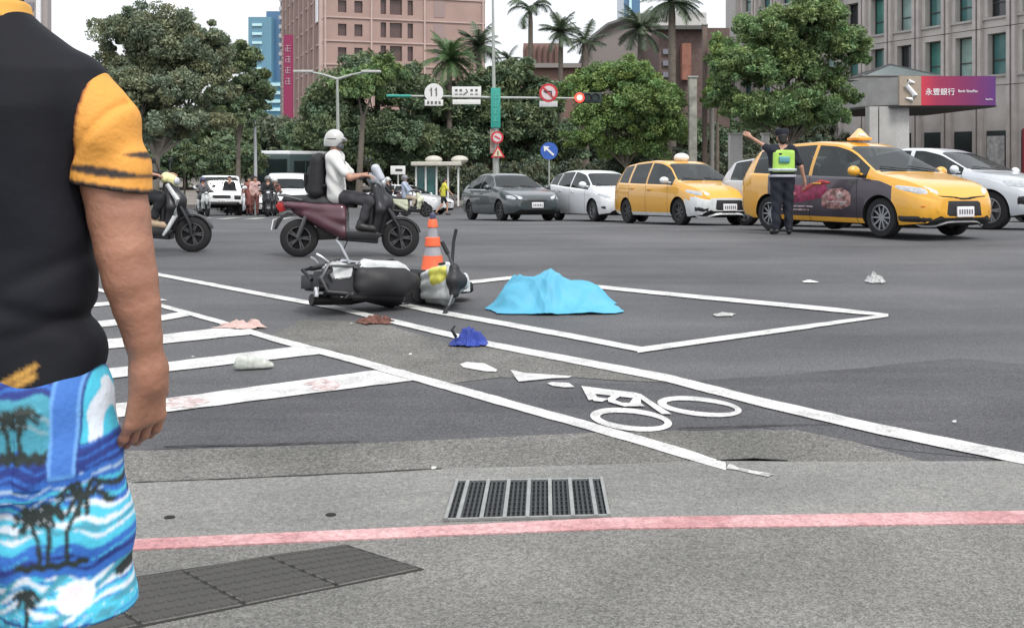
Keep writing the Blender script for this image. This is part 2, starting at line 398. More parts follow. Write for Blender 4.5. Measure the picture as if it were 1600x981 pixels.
for q in (((118,95),(150,84),(235,90),(298,122),(290,130),(238,128),(200,122),(135,110)), ((360,122),(430,136),(655,152),(640,160),(560,162),(400,178),(385,160)), ((535,186),(560,180),(640,184),(668,204),(620,206),(560,198))):
    mb.poly([(p.x, p.y, .0086) for p in zs(*q)])
for f in mb.bm.faces:
    f.normal_update()
    if f.normal.z < 0: f.normal_flip()
tag(mb.to('bicycle_symbol', M_['paint'], flat=True), kind='structure')
for q in (((1115,492),(1128,489),(1150,492),(1146,495),(1120,496)), ((1140,727),(1210,744),(1200,748),(1134,735))):
    sheet('worn_marking', GP(*q), .0095, M_['wornpaint'], jag=.02, seg=.05)
for q in (((478,600),(500,594),(530,600),(524,610),(490,612)), ((262,625),(300,622),(330,626),(300,640),(266,640))):
    sheet('road_stain', GP(*q), .0092, ground_mat('pink_stain', (.40,.31,.30), (.58,.50,.49), 14, 60, .3, .9, .1) if 'pink_stain' not in MATS else MATS['pink_stain'], jag=.03, seg=.05)
# far pavement with a kerb
mb = MB(); mb.prism([(-200,61,GZ-.1),(200,57,GZ-.1),(200,190,GZ-.1),(-200,190,GZ-.1)], .25); tag(mb.to('far_pavement', M_['paver']), kind='structure')
# far road markings
def fline(name, a, b, w_, m=M_['paint'], dz=.012):
    a = Vector(a); b = Vector(b); d = (b-a).normalized(); n = Vector((-d.y, d.x))*w_/2; N = 10; mb = MB()
    for i in range(N):
        p, q = a.lerp(b, i/N), a.lerp(b, (i+1)/N)
        mb.poly([(v.x, v.y, g(v.y)+dz) for v in (p-n, q-n, q+n, p+n)])
    for f in mb.bm.faces:
        f.normal_update()
        if f.normal.z < 0: f.normal_flip()
    return tag(mb.to(name, m, flat=True), kind='structure')
for i in range(7): fline('zebra_stripe', (-10.5+i*.95, 33.5), (-10.9+i*.95, 37), .42, M_['wornpaint'])
fline('lane_line', (-14, 40), (-8.4, 41.5), .15); fline('lane_line', (4,27.5), (20,24), .15, M_['wornpaint'])
# ================================================================== BUILDINGS
ABS[0] = True
glass_teal = mat('glass_teal', (.06,.16,.155), .12, 0, .35, .5, spec=.8)
glass_dark = mat('glass_dark', (.03,.035,.04), .1, 0, .3, .5, spec=.7)
glass_blue = mat('glass_blue', (.05,.12,.2), .12, 0, .3, .3, spec=.8)
def facade(mb, O, u, W, H, holes, dep, root, wmat, inset=None, frame=None, sill=None, mats=None):
    """wall sheet with real openings; every opening gets a recessed window part"""
    O = Vector(O); u = Vector(u).normalized(); z = Vector((0,0,1)); n = u.cross(z)      # outward
    us = sorted({0, W} | {h[0] for h in holes} | {h[1] for h in holes}); vs = sorted({0, H} | {h[2] for h in holes} | {h[3] for h in holes})
    bm = mb.bm; cache = {}
    def vt(a, b, d=0):
        k_ = (round(a,4), round(b,4), d)
        if k_ not in cache: cache[k_] = bm.verts.new(O+u*a+z*b-n*d)
        return cache[k_]
    hs = [h for h in holes]
    for i in range(len(us)-1):
        for j in range(len(vs)-1):
            cu, cv = (us[i]+us[i+1])/2, (vs[j]+vs[j+1])/2
            if any(h[0] < cu < h[1] and h[2] < cv < h[3] for h in hs): continue
            bm.faces.new((vt(us[i],vs[j]), vt(us[i+1],vs[j]), vt(us[i+1],vs[j+1]), vt(us[i],vs[j+1])))
    for q, h in enumerate(holes):
        c_ = [(h[0],h[2]),(h[1],h[2]),(h[1],h[3]),(h[0],h[3])]
        for a, b in zip(c_, c_[1:]+c_[:1]): bm.faces.new([bm.verts.new(O+u*p[0]+z*p[1]-n*d) for p, d in ((a,0),(b,0),(b,dep),(a,dep))])
        wm = mats[q % len(mats)] if mats else wmat
        w_ = MB(); rot = Matrix((u, -n, z)).transposed()
        w_.box(O+u*(h[0]+h[1])/2+z*(h[2]+h[3])/2-n*(dep+.03), (h[1]-h[0]+.1, .05, h[3]-h[2]+.1), rot)
        wo = w_.to('window', wm, root)
        if frame:
            f_ = MB(); t = .07; cz = (h[2]+h[3])/2; cu = (h[0]+h[1])/2
            for uu in (h[0]+t/2, h[1]-t/2): f_.box(O+u*uu+z*cz-n*(dep-.05), (t, .07, h[3]-h[2]), rot)
            for vv in (h[2]+t/2, h[3]-t/2, h[2]+(h[3]-h[2])*.36): f_.box(O+u*cu+z*vv-n*(dep-.053), (h[1]-h[0], .06, t), rot)
            f_.to('window_frame', frame, wo)
def lite(root, m, name, boxes, O=None, u=None):
    """plain boxes given in facade coordinates: (u, out, z, wu, wout, wz)"""
    u = Vector(u).normalized(); n = u.cross(Vector((0,0,1))); rot = Matrix((u, -n, Vector((0,0,1)))).transposed(); mb = MB()
    for b in boxes: mb.box(Vector(O)+u*b[0]+n*b[1]+Vector((0,0,b[2])), (b[3], b[4], b[5]), rot)
    return mb.to(name, m, root)
# ---- grey office block on the right
stone = mat('office_stone', (.50,.465,.44), .85, 0, .16, .8, bump=.2, bs=20)
stone_d = mat('office_stone_rib', (.45,.41,.39), .85, 0, .16, 1.2)
stone_l = mat('office_stone_sill', (.37,.355,.34), .85, 0, .12, 2)
e = Vector((-.396,.918,0)); O = Vector((38.0-.15, 58.6-2.2, GZ)); a0 = 61.7
# choose the start so that the wall runs through the measured line X = a0 - .431 Y
Y0 = 60.0; O = Vector((a0-.431*Y0, Y0, GZ+.15)); uR = -e           # facade u must run left->right as seen from outside
Lf = 38.4; OL = O+e*Lf
root = empty('office_building', (OL.x, OL.y, GZ+.15), 'grey stone office block with ribbed bays of tall green-tinted windows on the right', 'building')
bay = 2.74; s72 = (72-Y0)/.918; piers = [Lf-(s72+bay*k_) for k_ in range(-4, 11)]; piers = sorted(p for p in piers if .4 < p < Lf-.4)
holes = []
for a, b in zip(piers, piers[1:]):
    for z0 in (8.25, 12.1, 15.95): holes.append((a+.62, b-.42, z0, z0+2.75))
mb = MB(); facade(mb, OL, uR, Lf, 21, holes, .55, root, glass_teal, frame=mat('frame_dark', (.05,.05,.05), .5), mats=[glass_teal, glass_dark, mat('glass_pale', (.25,.36,.33), .15, 0, .4, .6), glass_teal, mat('glass_green', (.06,.20,.17), .14, 0, .4, .6)])
nn = uR.cross(Vector((0,0,1)))
mb.box(OL+uR*Lf/2-nn*8+Vector((0,0,10.5)), (Lf, 14.6, 21), Matrix((uR, -nn, Vector((0,0,1)))).transposed())
mb.to('wall', stone, root)
lite(root, stone_d, 'rib', [(p-.22, .16, 10.5, .26, .36, 20.9) for p in piers]+[(p+.20, .16, 10.5, .26, .36, 20.9) for p in piers], OL, uR)
for z0 in (8.25, 12.1, 15.95): lite(root, stone_l, 'sill', [(Lf/2, .045, z0-.09, Lf-.2, .24, .16)], OL, uR)
lite(root, mat('joint_dark', (.06,.055,.05), .9), 'joint', [(Lf/2, .35, z_, Lf-.2, .02, .05) for z_ in (7.5, 11.35, 15.2)], OL, uR)
lite(root, mat('pier_pale', (.42,.41,.40), .8), 'corner_pier', [(.3, .3, 10.4, 1.2, .8, 20.6)], OL, uR)
# ground floor: dark openings with posters
lite(root, glass_dark, 'shopfront', [(p+bay/2+.1, .02, 2.4, bay-1.0, .1, 4.2) for p in piers[:-1]], OL, uR)
lite(root, mat('poster_red', (.32,.03,.05), .5), 'poster', [(piers[11]+1.5, .12, 2.9, 1.5, .05, 3.4)], OL, uR)
lite(root, mat('poster_pale', (.38,.38,.38), .5, 0, .5, 3), 'poster', [(piers[10]+1.4, .12, 3.1, 1.4, .05, 2.1)], OL, uR)
# canopy with the bank's sign
YC = 58.0; kx = YC/F
def PC(px, py, Y=YC): return P(px, py, Y)
cx0, cx1 = PC(1405,0).x, PC(1553,0).x; zt, zb_ = PC(0,121).z, PC(0,164).z
canopy = empty('canopy', (PC(1400,0).x, YC, zb_), 'stone entrance canopy carrying the red and purple sign, in front of the grey block', 'canopy')
mb = MB(); pts = [(cx0,YC),(cx1,YC),(cx1+.8,YC+13),(cx0-1.6,YC+16),(PC(1340,0,60.5).x,60.8),(PC(1352,0,60).x,59.6)]
mb.prism([(x,y,zb_) for x, y in pts], zt-zb_); mb.to('slab', mat('canopy_stone', (.36,.355,.34), .8, 0, .15, 1.5), canopy)
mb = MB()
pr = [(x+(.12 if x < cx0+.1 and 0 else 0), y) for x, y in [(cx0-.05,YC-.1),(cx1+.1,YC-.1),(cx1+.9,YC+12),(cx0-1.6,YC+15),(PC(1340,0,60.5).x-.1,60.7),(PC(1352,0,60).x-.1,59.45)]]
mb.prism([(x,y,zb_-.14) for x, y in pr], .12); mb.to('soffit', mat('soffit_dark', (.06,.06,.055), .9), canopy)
for px_, wd_, m_ in ((1362,.5,'canopy_stone'),(1384,1.0,'canopy_stone'),(1407,.75,'pier_pale')):
    mb = MB(); c_ = PC(px_, 0, YC+.75); mb.box((c_.x, c_.y, (zb_+GZ)/2), (wd_, .7, zb_-GZ-.16), bev=.03); mb.to('column', MATS[m_], canopy)
sg = empty('bank_sign', (cx0+.3, YC-.1, zb_), 'long red to purple sign board with white lettering on the canopy edge', 'sign')
sx0, sx1 = PC(1403,0).x, PC(1553,0).x; mid = PC(1437,0).x
m = bpy.data.materials.new('sign_gradient'); m.use_nodes = True; t = m.node_tree; b = t.nodes['Principled BSDF']; b.inputs['Roughness'].default_value = .4
co = t.nodes.new('ShaderNodeTexCoord'); sp = t.nodes.new('ShaderNodeSeparateXYZ'); cr = t.nodes.new('ShaderNodeValToRGB')
mrn = t.nodes.new('ShaderNodeMapRange'); mrn.inputs[1].default_value = mid; mrn.inputs[2].default_value = sx1
t.links.new(co.outputs['Object'], sp.inputs[0]); t.links.new(sp.outputs[0], mrn.inputs[0]); t.links.new(mrn.outputs[0], cr.inputs[0]); t.links.new(cr.outputs[0], b.inputs['Base Color'])
cr.color_ramp.elements[0].color = (.55,.03,.06,1); cr.color_ramp.elements[1].color = (.09,.02,.16,1)
el = cr.color_ramp.elements.new(.22); el.color = (.30,.02,.07,1); el = cr.color_ramp.elements.new(.6); el.color = (.19,.015,.09,1)
mb = MB(); mb.box(((mid+sx1)/2-0, YC-.12, (zt+zb_)/2), (sx1-mid, .2, zt-zb_+.1)); o = mb.to('board', m, sg)
mb = MB(); mb.box(((mid+sx0)/2, YC-.12, (zt+zb_)/2), (mid-sx0-.01, .2, zt-zb_+.1)); o = mb.to('logo_board', mat('logo_beige', (.33,.27,.21), .5), sg)
white_e = mat('letter_white', (.85,.85,.85), .4, var=.02)
mb = MB(); lc = (mid+sx0)/2; zc = (zt+zb_)/2
mb.tube([(lc+.22,YC-.26,zc+.45),(lc-.1,YC-.26,zc+.55),(lc-.22,YC-.26,zc+.28),(lc+.02,YC-.26,zc+.02),(lc+.24,YC-.26,zc-.25),(lc+.1,YC-.26,zc-.5),(lc-.26,YC-.26,zc-.42)], [.05,.13,.16,.13,.16,.13,.04], 8)
o = mb.to('logo', white_e, sg)
def text(s, loc, size, m, parent, name='lettering', rz=0, ext=.01, sx=1, rot=None, align='LEFT'):
    cu = bpy.data.curves.new('t', 'FONT'); cu.body = s; cu.size = size; cu.extrude = ext; cu.align_x = align
    to = bpy.data.objects.new('t', cu); col.objects.link(to)
    dg = bpy.context.evaluated_depsgraph_get(); me = bpy.data.meshes.new_from_object(to.evaluated_get(dg)); bpy.data.objects.remove(to)
    M = Matrix.Translation(loc) @ Matrix.Rotation(R(rz), 4, 'Z') @ (rot.to_4x4() if rot else Matrix.Rotation(R(90), 4, 'X')) @ Matrix.Diagonal((sx,1,1,1)); me.transform(M)
    o = link_mesh(me, name, m, parent); return o
for s_, px_, py_, sz_ in (('永豐銀行', 1443, 148.5, .42), ('Bank SinoPac', 1494, 145, .21), ('SinoPac', 1537, 157, .13)):
    p = P(px_, py_, YC); o = text(s_, (p.x, YC-.235, p.z), sz_, white_e, sg)
# skylight pyramid on the canopy
mb = MB(); c_ = P(1405, 121, 62); b0 = [Vector((c_.x-2.6,61,c_.z)), Vector((c_.x+2.1,61,c_.z)), Vector((c_.x+2.1,65,c_.z)), Vector((c_.x-2.6,65,c_.z))]; ap = Vector((c_.x-.2,63,c_.z+.85))
for i in range(4): mb.poly([b0[i], b0[(i+1)%4], ap])
mb.poly(b0[::-1]); sk = mb.to('skylight', mat('skylight_glass', (.11,.14,.14), .2, spec=.8), canopy)
mb = MB()
for i in range(4): mb.tube([b0[i], ap], .07, 6); mb.tube([b0[i], b0[(i+1)%4]], .06, 6)
mb.to('skylight_bar', mat('frame_dark', (0,0,0)), sk)
# ---- pink brown tower
pinkm = mat('pink_tile', (.33,.23,.20), .8, 0, .1, .4); pinkl = mat('pink_trim', (.42,.32,.29), .8, 0, .1, .5)
D = 160.0; Cn = Vector(((505-800)/F*D, D, GZ)); ur = Vector((.94,.335,0)).normalized(); ul = Vector((-.335,.94,0)).normalized()
tow = empty('office_tower', tuple(Cn), 'tall pink-brown tiled tower with small paired and triple windows, centre left', 'building')
Wr = 26.6; Hh = 48; base = Cn.z; holes = []
for k_ in range(11):
    z0 = 3.4+k_*3.7
    for s0, w_ in ((2.3,1.35),(4.9,1.3),(9.1,.9),(10.6,2.0),(13.5,.9)): holes.append((s0, s0+w_, z0, z0+(1.9 if s0 < 8 else 2.4)))
mb = MB(); facade(mb, Cn, ur, Wr, Hh, holes, .5, tow, mat('glass_brown', (.09,.055,.05), .25))
Ll = 52.6; holes = []
for k_ in range(11):
    for b_ in range(9): holes.append((1.2+b_*5.8, 1.2+b_*5.8+3.9, 3.0+k_*3.7, 3.0+k_*3.7+2.5))
facade(mb, Cn+ul*Ll, -ul, Ll, Hh, holes, .5, tow, mat('glass_brown', (0,0,0)))
nb = -ur.cross(Vector((0,0,1)))
mb.prism([Cn+nb*1.5+ur*1.5, Cn+ur*(Wr-.02)+nb*.02, Cn+ur*(Wr-.02)+ul*(Ll-.05), Cn+ur*1.5+ul*(Ll-.05)], Hh-.1)
mb.to('wall', pinkm, tow)
lite(tow, pinkl, 'string_course', [(Wr/2, .1, 2.6+k_*3.7, Wr, .2, .22) for k_ in range(12)]+[(s_, .12, Hh/2, .3, .22, Hh-.2) for s_ in (.3, 7.6, 16.3, 26.2)], Cn, ur)
lite(tow, mat('faint_panel', (.27,.20,.19), .5), 'vent_panel', [(18.8, .02, z0, 1.8, .1, 2.6) for z0 in (8.3,12,15.7,19.4,23.1,26.8,30.5)], Cn, ur)
lite(tow, pinkl, 'pier', [(Ll-.5-b_*5.8, .3, Hh/2, .8, .6, Hh) for b_ in range(9)]+[(Ll/2, .12, 2.3+k_*3.7, Ll, .25, .3) for k_ in range(12)], Cn+ul*Ll, -ul)
lite(tow, mat('white_panel', (.72,.72,.74), .6), 'white_panel', [(Ll-1.6, .75, 34, 1.8, .2, 20)], Cn+ul*Ll, -ul)
# magenta vertical sign
D2 = 150; x0, x1 = P(444,0,D2).x, P(458,0,D2).x; zA, zB = P(0,55,D2).z, P(0,212,D2).z
vs_ = empty('vertical_sign', ((x0+x1)/2, D2, zB), 'tall narrow magenta vertical sign with pale characters on the left edge of the pink tower', 'sign')
mb = MB(); mb.box(((x0+x1)/2, D2, (zA+zB)/2), (x1-x0, .5, zA-zB)); o = mb.to('board', mat('magenta', (.23,.02,.075), .6), vs_)
mb = MB()
for i in range(4):
    zc = zA-2.0-i*1.6; xc = (x0+x1)/2
    for d_ in (-.4, 0, .4): mb.box((xc, D2-.3, zc+d_), (.75, .06, .09))
    mb.box((xc-.1+.2*(i%2), D2-.3, zc), (.1, .05, .95)); mb.box((xc-.36, D2-.3, zc-.15), (.08, .05, .5))
for i in range(24): mb.box((x0-.12, D2-.3, zB+.5+i*.6), (.14,.06,.16))
o = mb.to('characters', mat('char_pale', (.40,.26,.31), .5), vs_)
# white louvred block above the sign
lv = empty('office_building', (P(445,0,170).x, 170, GZ), 'narrow white louvred block between the blue tower and the pink tower', 'building')
mb = MB(); xa, xb = P(438,0,215).x, P(462,0,215).x
mb.box(((xa+xb)/2, 218, 18), (xb-xa, 6, 40)); o = mb.to('wall', mat('cool_grey', (.20,.21,.24), .6), lv)
mb = MB()
for i in range(10): mb.box(((xa+xb)/2, 214.7, 38-.0-i*1.9), (xb-xa+.3, .9, .75))
o = mb.to('louvre', mat('white_panel', (0,0,0)), lv)
# ---- blue glass tower
D3 = 260.0; bt = empty('office_tower', (P(415,0,D3).x, D3, GZ), 'blue glass tower with white floor bands, farthest left of the towers', 'building')
def bb(px0, px1, py0, py1, Y, dep, m, name, root):
    a_, b_ = P(px0, py0, Y), P(px1, py1, Y); mb = MB(); mb.box(((a_.x+b_.x)/2, Y+dep/2, (a_.z+b_.z)/2), (b_.x-a_.x, dep, a_.z-b_.z))
    o = mb.to(name, m, root); return o
bb(388, 424, 27, 250, D3, 20, mat('blue_glass', (.12,.27,.36), .2, 0, .12, .1, spec=.7), 'wall', bt)
bb(416, 442, 18, 250, D3+3, 20, mat('blue_glass_deep', (.06,.15,.27), .2, 0, .12, .1, spec=.7), 'tower_core', bt)
cyan = mat('cyan_band', (.50,.74,.78), .35, 0, .1, .2)
for y_ in (39, 53, 67, 80, 94, 107): bb(394, 409, y_-2, y_+2, D3-.4, .35, cyan, 'floor_band', bt)
bb(404, 441, 128, 250, D3-9, 8, mat('blue_glass_low', (.05,.22,.32), .2, 0, .2, .2, spec=.7), 'podium', bt)
for i, y_ in enumerate((133, 146, 159, 172, 185, 198)): bb(402+i%2*6, 439, y_-3.2, y_+1.8, D3-9.6, .5, cyan, 'floor_band', bt)
bb(402, 428, 203, 232, D3-20, 6, mat('blue_solid', (.06,.25,.50), .5), 'lower_wall', bt)
bb(426, 440, 196, 212, D3-21, 2, mat('pale_sign', (.5,.55,.7), .5), 'sign_panel', bt)
# ---- tower sliver, top left
ts = empty('apartment_tower', (P(50,0,220).x, 220, GZ), 'pale high rise with a white corner strip at the top left beyond the man', 'building')
bb(10, 74, -60, 260, 220, 2, mat('tower_beige', (.33,.30,.29), .8), 'wall', ts)
for i in range(9): bb(16, 52, -40+i*22, -28+i*22, 219.7, .2, mat('tower_win', (.18,.18,.22), .3), 'window', ts)
bb(56, 63, -60, 250, 219.2, .5, mat('white_panel', (0,0,0)), 'corner_strip', ts)
# ---- white colonnaded building behind the left tree
wb = empty('low_building', (P(340,0,110).x, 110, GZ), 'low white building with columns glimpsed beneath the left tree', 'building')
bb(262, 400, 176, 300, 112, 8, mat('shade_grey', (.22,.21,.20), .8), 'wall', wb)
for x_ in (300, 322, 344, 368, 380, 392): bb(x_-3.5, x_+3.5, 178, 232, 110, 1, mat('off_white', (.62,.60,.57), .7), 'column', wb)
bb(258, 402, 168, 178, 109.6, 1.6, mat('off_white', (0,0,0)), 'cornice', wb)
# ---- buildings behind the palms
gb = empty('low_building', (P(900,0,100).x, 100, GZ), 'grey building with a sloping round-shouldered roof behind the palms', 'building')
mb = MB(); pp = [(905,110),(925,62),(950,42),(985,30),(1030,24),(1040,130),(1040,260),(905,260)]
a_ = [P(x,y,100) for x, y in pp]; b_ = [p+Vector((0,14,0)) for p in a_]; bm = mb.bm
va = [bm.verts.new(p) for p in a_]; vb = [bm.verts.new(p) for p in b_]; bm.faces.new(va); bm.faces.new(vb[::-1])
for i in range(len(va)): bm.faces.new((va[i], va[(i+1)%8], vb[(i+1)%8], vb[i]))
o = mb.to('wall', mat('warm_grey', (.24,.215,.20), .85), gb)
mb = MB()
for (x,y),(x2,y2) in zip(pp[:4], pp[1:5]):
    p, q = P(x,y-2,99.6), P(x2,y2-2,99.6); mb.tube([p, q], .28, 6)
o = mb.to('eaves', mat('eaves_dark', (.10,.10,.095), .8), gb)
lb = empty('low_building', (P(850,0,92).x, 92, GZ), 'low reddish-brown building with ribbed wall behind the mast arm', 'building')
bb(795, 925, 100, 260, 92, 10, mat('red_brown', (.20,.12,.10), .85), 'wall', lb)
bb(818, 880, 68, 102, 94, 6, mat('red_brown2', (.24,.15,.13), .85), 'upper_wall', lb)
for x_ in range(822, 880, 9): bb(x_, x_+3, 72, 100, 93.6, .3, mat('red_brown_d', (.12,.07,.06), .8), 'slot', lb)
bb(790, 930, 99, 106, 91.4, 1, mat('warm_grey', (0,0,0)), 'parapet', lb)
br = empty('brick_building', (P(1070,0,88).x, 88, GZ), 'brown brick building with a white parapet and an orange-red pier', 'building')
bb(1030, 1140, 44, 270, 88, 12, mat('brick_brown', (.135,.095,.085), .9, 0, .25, 3), 'wall', br)
bb(1026, 1104, 20, 40, 87.3, 2, mat('off_white2', (.50,.49,.47), .7), 'parapet', br)
bb(1026, 1106, 40, 46, 87.0, 2, mat('eaves_dark', (0,0,0)), 'eaves', br)
bb(1066, 1080, 68, 125, 86.8, 1, mat('orange_brick', (.27,.12,.085), .85, 0, .3, 2), 'brick_pier', br)
for y_ in (82, 100, 118): bb(1036, 1052, y_-5, y_+3, 87.8, .3, mat('tower_win', (0,0,0)), 'window', br)
tb = empty('apartment_tower', (P(990,0,240).x, 240, GZ), 'slim blue glass tower rising behind the palm heads', 'building')
bb(975, 1000, -90, 200, 240, 16, mat('blue_glass_deep', (0,0,0)), 'wall', tb); bb(983, 987, -90, 200, 239.5, .4, cyan, 'strip', tb)
ABS[0] = False
# reddish wall behind the officer, with pale gateposts
rw = MB(); a_ = P(1095,0,62); b_ = P(1330,0,66)
rw.box(((a_.x+b_.x)/2, 64, GZ+1.6), ((b_.x-a_.x), .4, 2.9), rotZ(14)); tag(rw.to('brick_wall', mat('wall_redbrick', (.15,.09,.08), .9, 0, .25, 3)), 'low red-brown brick wall behind the officer and the second taxi', 'wall')
for px_, lab in ((1149, 'broad pale concrete gatepost beside the raised hand of the officer'),(1196,'thinner pale gatepost right behind the officer')):
    mb = MB(); p = P(px_, 210, 50); h_ = p.z-g(50); mb.box((p.x, 50, g(50)+h_/2), (.62 if px_ == 1149 else .3, .45, h_), bev=.03); mb.box((p.x, 50, g(50)+h_+.03), (.7 if px_ == 1149 else .36, .53, .06)); tag(mb.to('gatepost', mat('pale_conc', (.42,.41,.39), .8)), lab, 'post')
# ================================================================== VEGETATION
def leafmat(name, c):
    m = bpy.data.materials.new(name); m.use_nodes = True; t = m.node_tree; b = t.nodes['Principled BSDF']; b.inputs['Roughness'].default_value = .6
    a = t.nodes.new('ShaderNodeVertexColor'); a.layer_name = 'Col'; mx = t.nodes.new('ShaderNodeMix'); mx.data_type = 'RGBA'; mx.blend_type = 'MULTIPLY'
    mx.inputs['Factor'].default_value = 1; mx.inputs['B'].default_value = (*c, 1); t.links.new(a.outputs['Color'], mx.inputs['A']); t.links.new(mx.outputs['Result'], b.inputs['Base Color'])
    tr = t.nodes.new('ShaderNodeBsdfTranslucent'); t.links.new(mx.outputs['Result'], tr.inputs['Color']); ms = t.nodes.new('ShaderNodeMixShader'); ms.inputs[0].default_value = .22
    o = t.nodes['Material Output']; t.links.new(b.outputs[0], ms.inputs[1]); t.links.new(tr.outputs[0], ms.inputs[2]); t.links.new(ms.outputs[0], o.inputs[0]); return m
bark = mat('bark', (.13,.11,.09), .9, 0, .3, 5, bump=.6, bs=15); bark_pale = mat('bark_pale', (.24,.215,.18), .9, 0, .3, 4, bump=.5, bs=15)
def leaf_cloud(blobs, n_per, leaf, tint=.28):
    """blobs: (centre, radii); elongated leaf quads sit in many clumps spread through each blob"""
    C, Cl = [], []
    for c, r in blobs:
        c = np.array(c, float); r = np.array(r, float); ncl = max(16, int(60*(r[0]*r[2])**.7))
        d = rng.normal(size=(ncl,3)); d /= np.linalg.norm(d,axis=1)[:,None]; d[:,2] = np.where(d[:,2] < -.35, -d[:,2]*.6, d[:,2])
        cc = c+d*r*(rng.uniform(.35,1.02,(ncl,1)))
        cr_ = (r.mean()*rng.uniform(.14,.34,(ncl,1)))
        k_ = int(n_per); e_ = rng.normal(size=(ncl,k_,3)); e_ /= np.linalg.norm(e_,axis=2)[:,:,None]; e_ *= rng.uniform(.2,1,(ncl,k_,1))**.6*cr_[:,:,None]; e_[:,:,2] *= .72
        C.append((cc[:,None,:]+e_).reshape(-1,3)); b = 1+rng.uniform(-tint,tint,(ncl,1)); hue = rng.uniform(-.12,.12,(ncl,1))
        Cl.append(np.repeat(np.stack([b*(1+hue), b, b*(1-hue)],2).reshape(-1,3), k_, 0)*rng.uniform(.75,1.3,(ncl*k_,1)))
    C = np.vstack(C); Cl = np.vstack(Cl); n = len(C)
    u = rng.normal(size=(n,3)); u[:,2] -= .3; u /= np.linalg.norm(u,axis=1)[:,None]; v = np.cross(u, rng.normal(size=(n,3))); v /= np.linalg.norm(v,axis=1)[:,None]
    L = leaf*rng.uniform(.6,1.4,(n,1)); W_ = L*.42
    V = np.stack([C-u*L*.5, C+v*W_*.5-u*L*.05, C+u*L*.5, C-v*W_*.5-u*L*.05], 1).reshape(-1,3); return V, np.arange(4*n).reshape(-1,4), np.repeat(Cl, 4, 0)
def tree(name, label, px, Y, blobs, leafm, leaf=.2, n_per=120, trunk=(.16,), tm=None, group=None, base_dx=0, tint=.26):
    """blobs in photo pixels (x, y, rx, ry) at depth Y -> real metres at that distance"""
    b0 = GX(px, Y)+Vector((base_dx,0,0)); b0.z = g(Y)+(.15 if Y > 57 else 0); root = empty(name, tuple(b0), label, 'tree', group)
    s = Y/F; bl = []
    for i, (x,y,rx,ry) in enumerate(blobs):
        c = P(x,y,Y); r = ((rx*s), max(rx,ry)*s*.9, ry*s); bl.append((np.array(c)-np.array(b0)+np.array([0, random.uniform(-.5,.5)*rx*s, 0]), r))
    V, Q, C = leaf_cloud(bl, n_per, leaf, tint); me = nm('crown', V, Q, False); set_col(me, C); link_mesh(me, 'crown', leafm, root)
    mb = MB(); r0 = trunk[0]; cz = min(b[0][2]-b[1][2]*.3 for b in bl); cx_ = sum(b[0][0] for b in bl)/len(bl); cz = max(cz, .6)
    fork = Vector((cx_*.35, 0, cz*.8)); mb.tube([(0,0,-.1),(cx_*.1,0,cz*.3),fork], [r0*1.2,r0*.9,r0*.7], 10)
    for c, r in bl:
        c = Vector(c); tip = c+Vector((0,0,r[2]*.3)); mid = fork.lerp(tip,.5)+Vector((random.uniform(-.2,.2), random.uniform(-.2,.2), .1)); mb.tube([fork-Vector((0,0,.1)), mid, tip], [r0*.42, r0*.24, r0*.08], 7)
        for k_ in range(3):
            a = mid+Vector((random.uniform(-1,1)*r[0]*.8, random.uniform(-1,1)*r[1]*.8, random.uniform(.1,.8)*r[2])); mb.tube([mid, mid.lerp(a,.5)+Vector((0,0,.08)), a], [r0*.3, r0*.2, r0*.06], 6)
    mb.to('trunk', tm or bark, root); return root
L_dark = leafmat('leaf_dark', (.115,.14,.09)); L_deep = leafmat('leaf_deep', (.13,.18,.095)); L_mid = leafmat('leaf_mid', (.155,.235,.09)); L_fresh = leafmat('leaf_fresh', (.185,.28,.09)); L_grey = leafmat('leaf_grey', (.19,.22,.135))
tree('broadleaf_tree', 'large grey-green rounded street tree with a pale trunk, behind the man on the left', 240, 38, [(205,60,62,48),(265,75,66,60),(310,75,48,45),(200,125,52,52),(270,150,68,52),(330,120,36,55),(225,45,50,38),(168,120,26,50),(350,150,20,38),(225,195,64,34),(295,195,64,30),(178,182,38,38),(215,150,70,50),(250,212,52,20),(250,110,70,60),(335,190,36,24)], L_grey, .13, 230, (.19,), bark_pale)
tree('broadleaf_tree', 'darker broadleaf tree touching the right side of the large grey-green tree', 372, 47, [(375,100,34,42),(392,140,30,40),(352,165,40,36),(385,170,32,28),(365,190,44,20)], L_deep, .19, 140, (.13,))
tree('broadleaf_tree', 'spreading dark tree to the right of the double street lamp', 600, 66, [(520,170,50,55),(575,135,62,48),(640,150,48,52),(555,210,70,45),(480,225,50,38),(620,215,60,42),(550,250,90,30)], L_deep, .26, 150, (.2,))
tree('broadleaf_tree', 'dark tree in front of the pink tower with a fresh green right shoulder', 560, 60, [(600,118,36,28),(560,140,40,36)], L_mid, .26, 120, (.2,))
tree('broadleaf_tree', 'dense dark tree behind the mast pole and its signs', 740, 72, [(690,180,56,50),(760,170,62,58),(720,235,76,48),(820,200,52,54),(850,160,40,40),(660,235,50,40),(870,230,50,40),(830,250,60,36),(800,120,40,30)], L_deep, .32, 120, (.35,))
tree('broadleaf_tree', 'bright green spreading tree behind the yellow taxis, right of the red light', 985, 57, [(935,135,52,34),(985,120,44,32),(1010,165,56,44),(950,190,64,44),(1030,205,44,38),(900,150,34,22),(915,222,38,26),(985,235,64,26),(985,180,60,50)], L_fresh, .18, 150, (.15,))
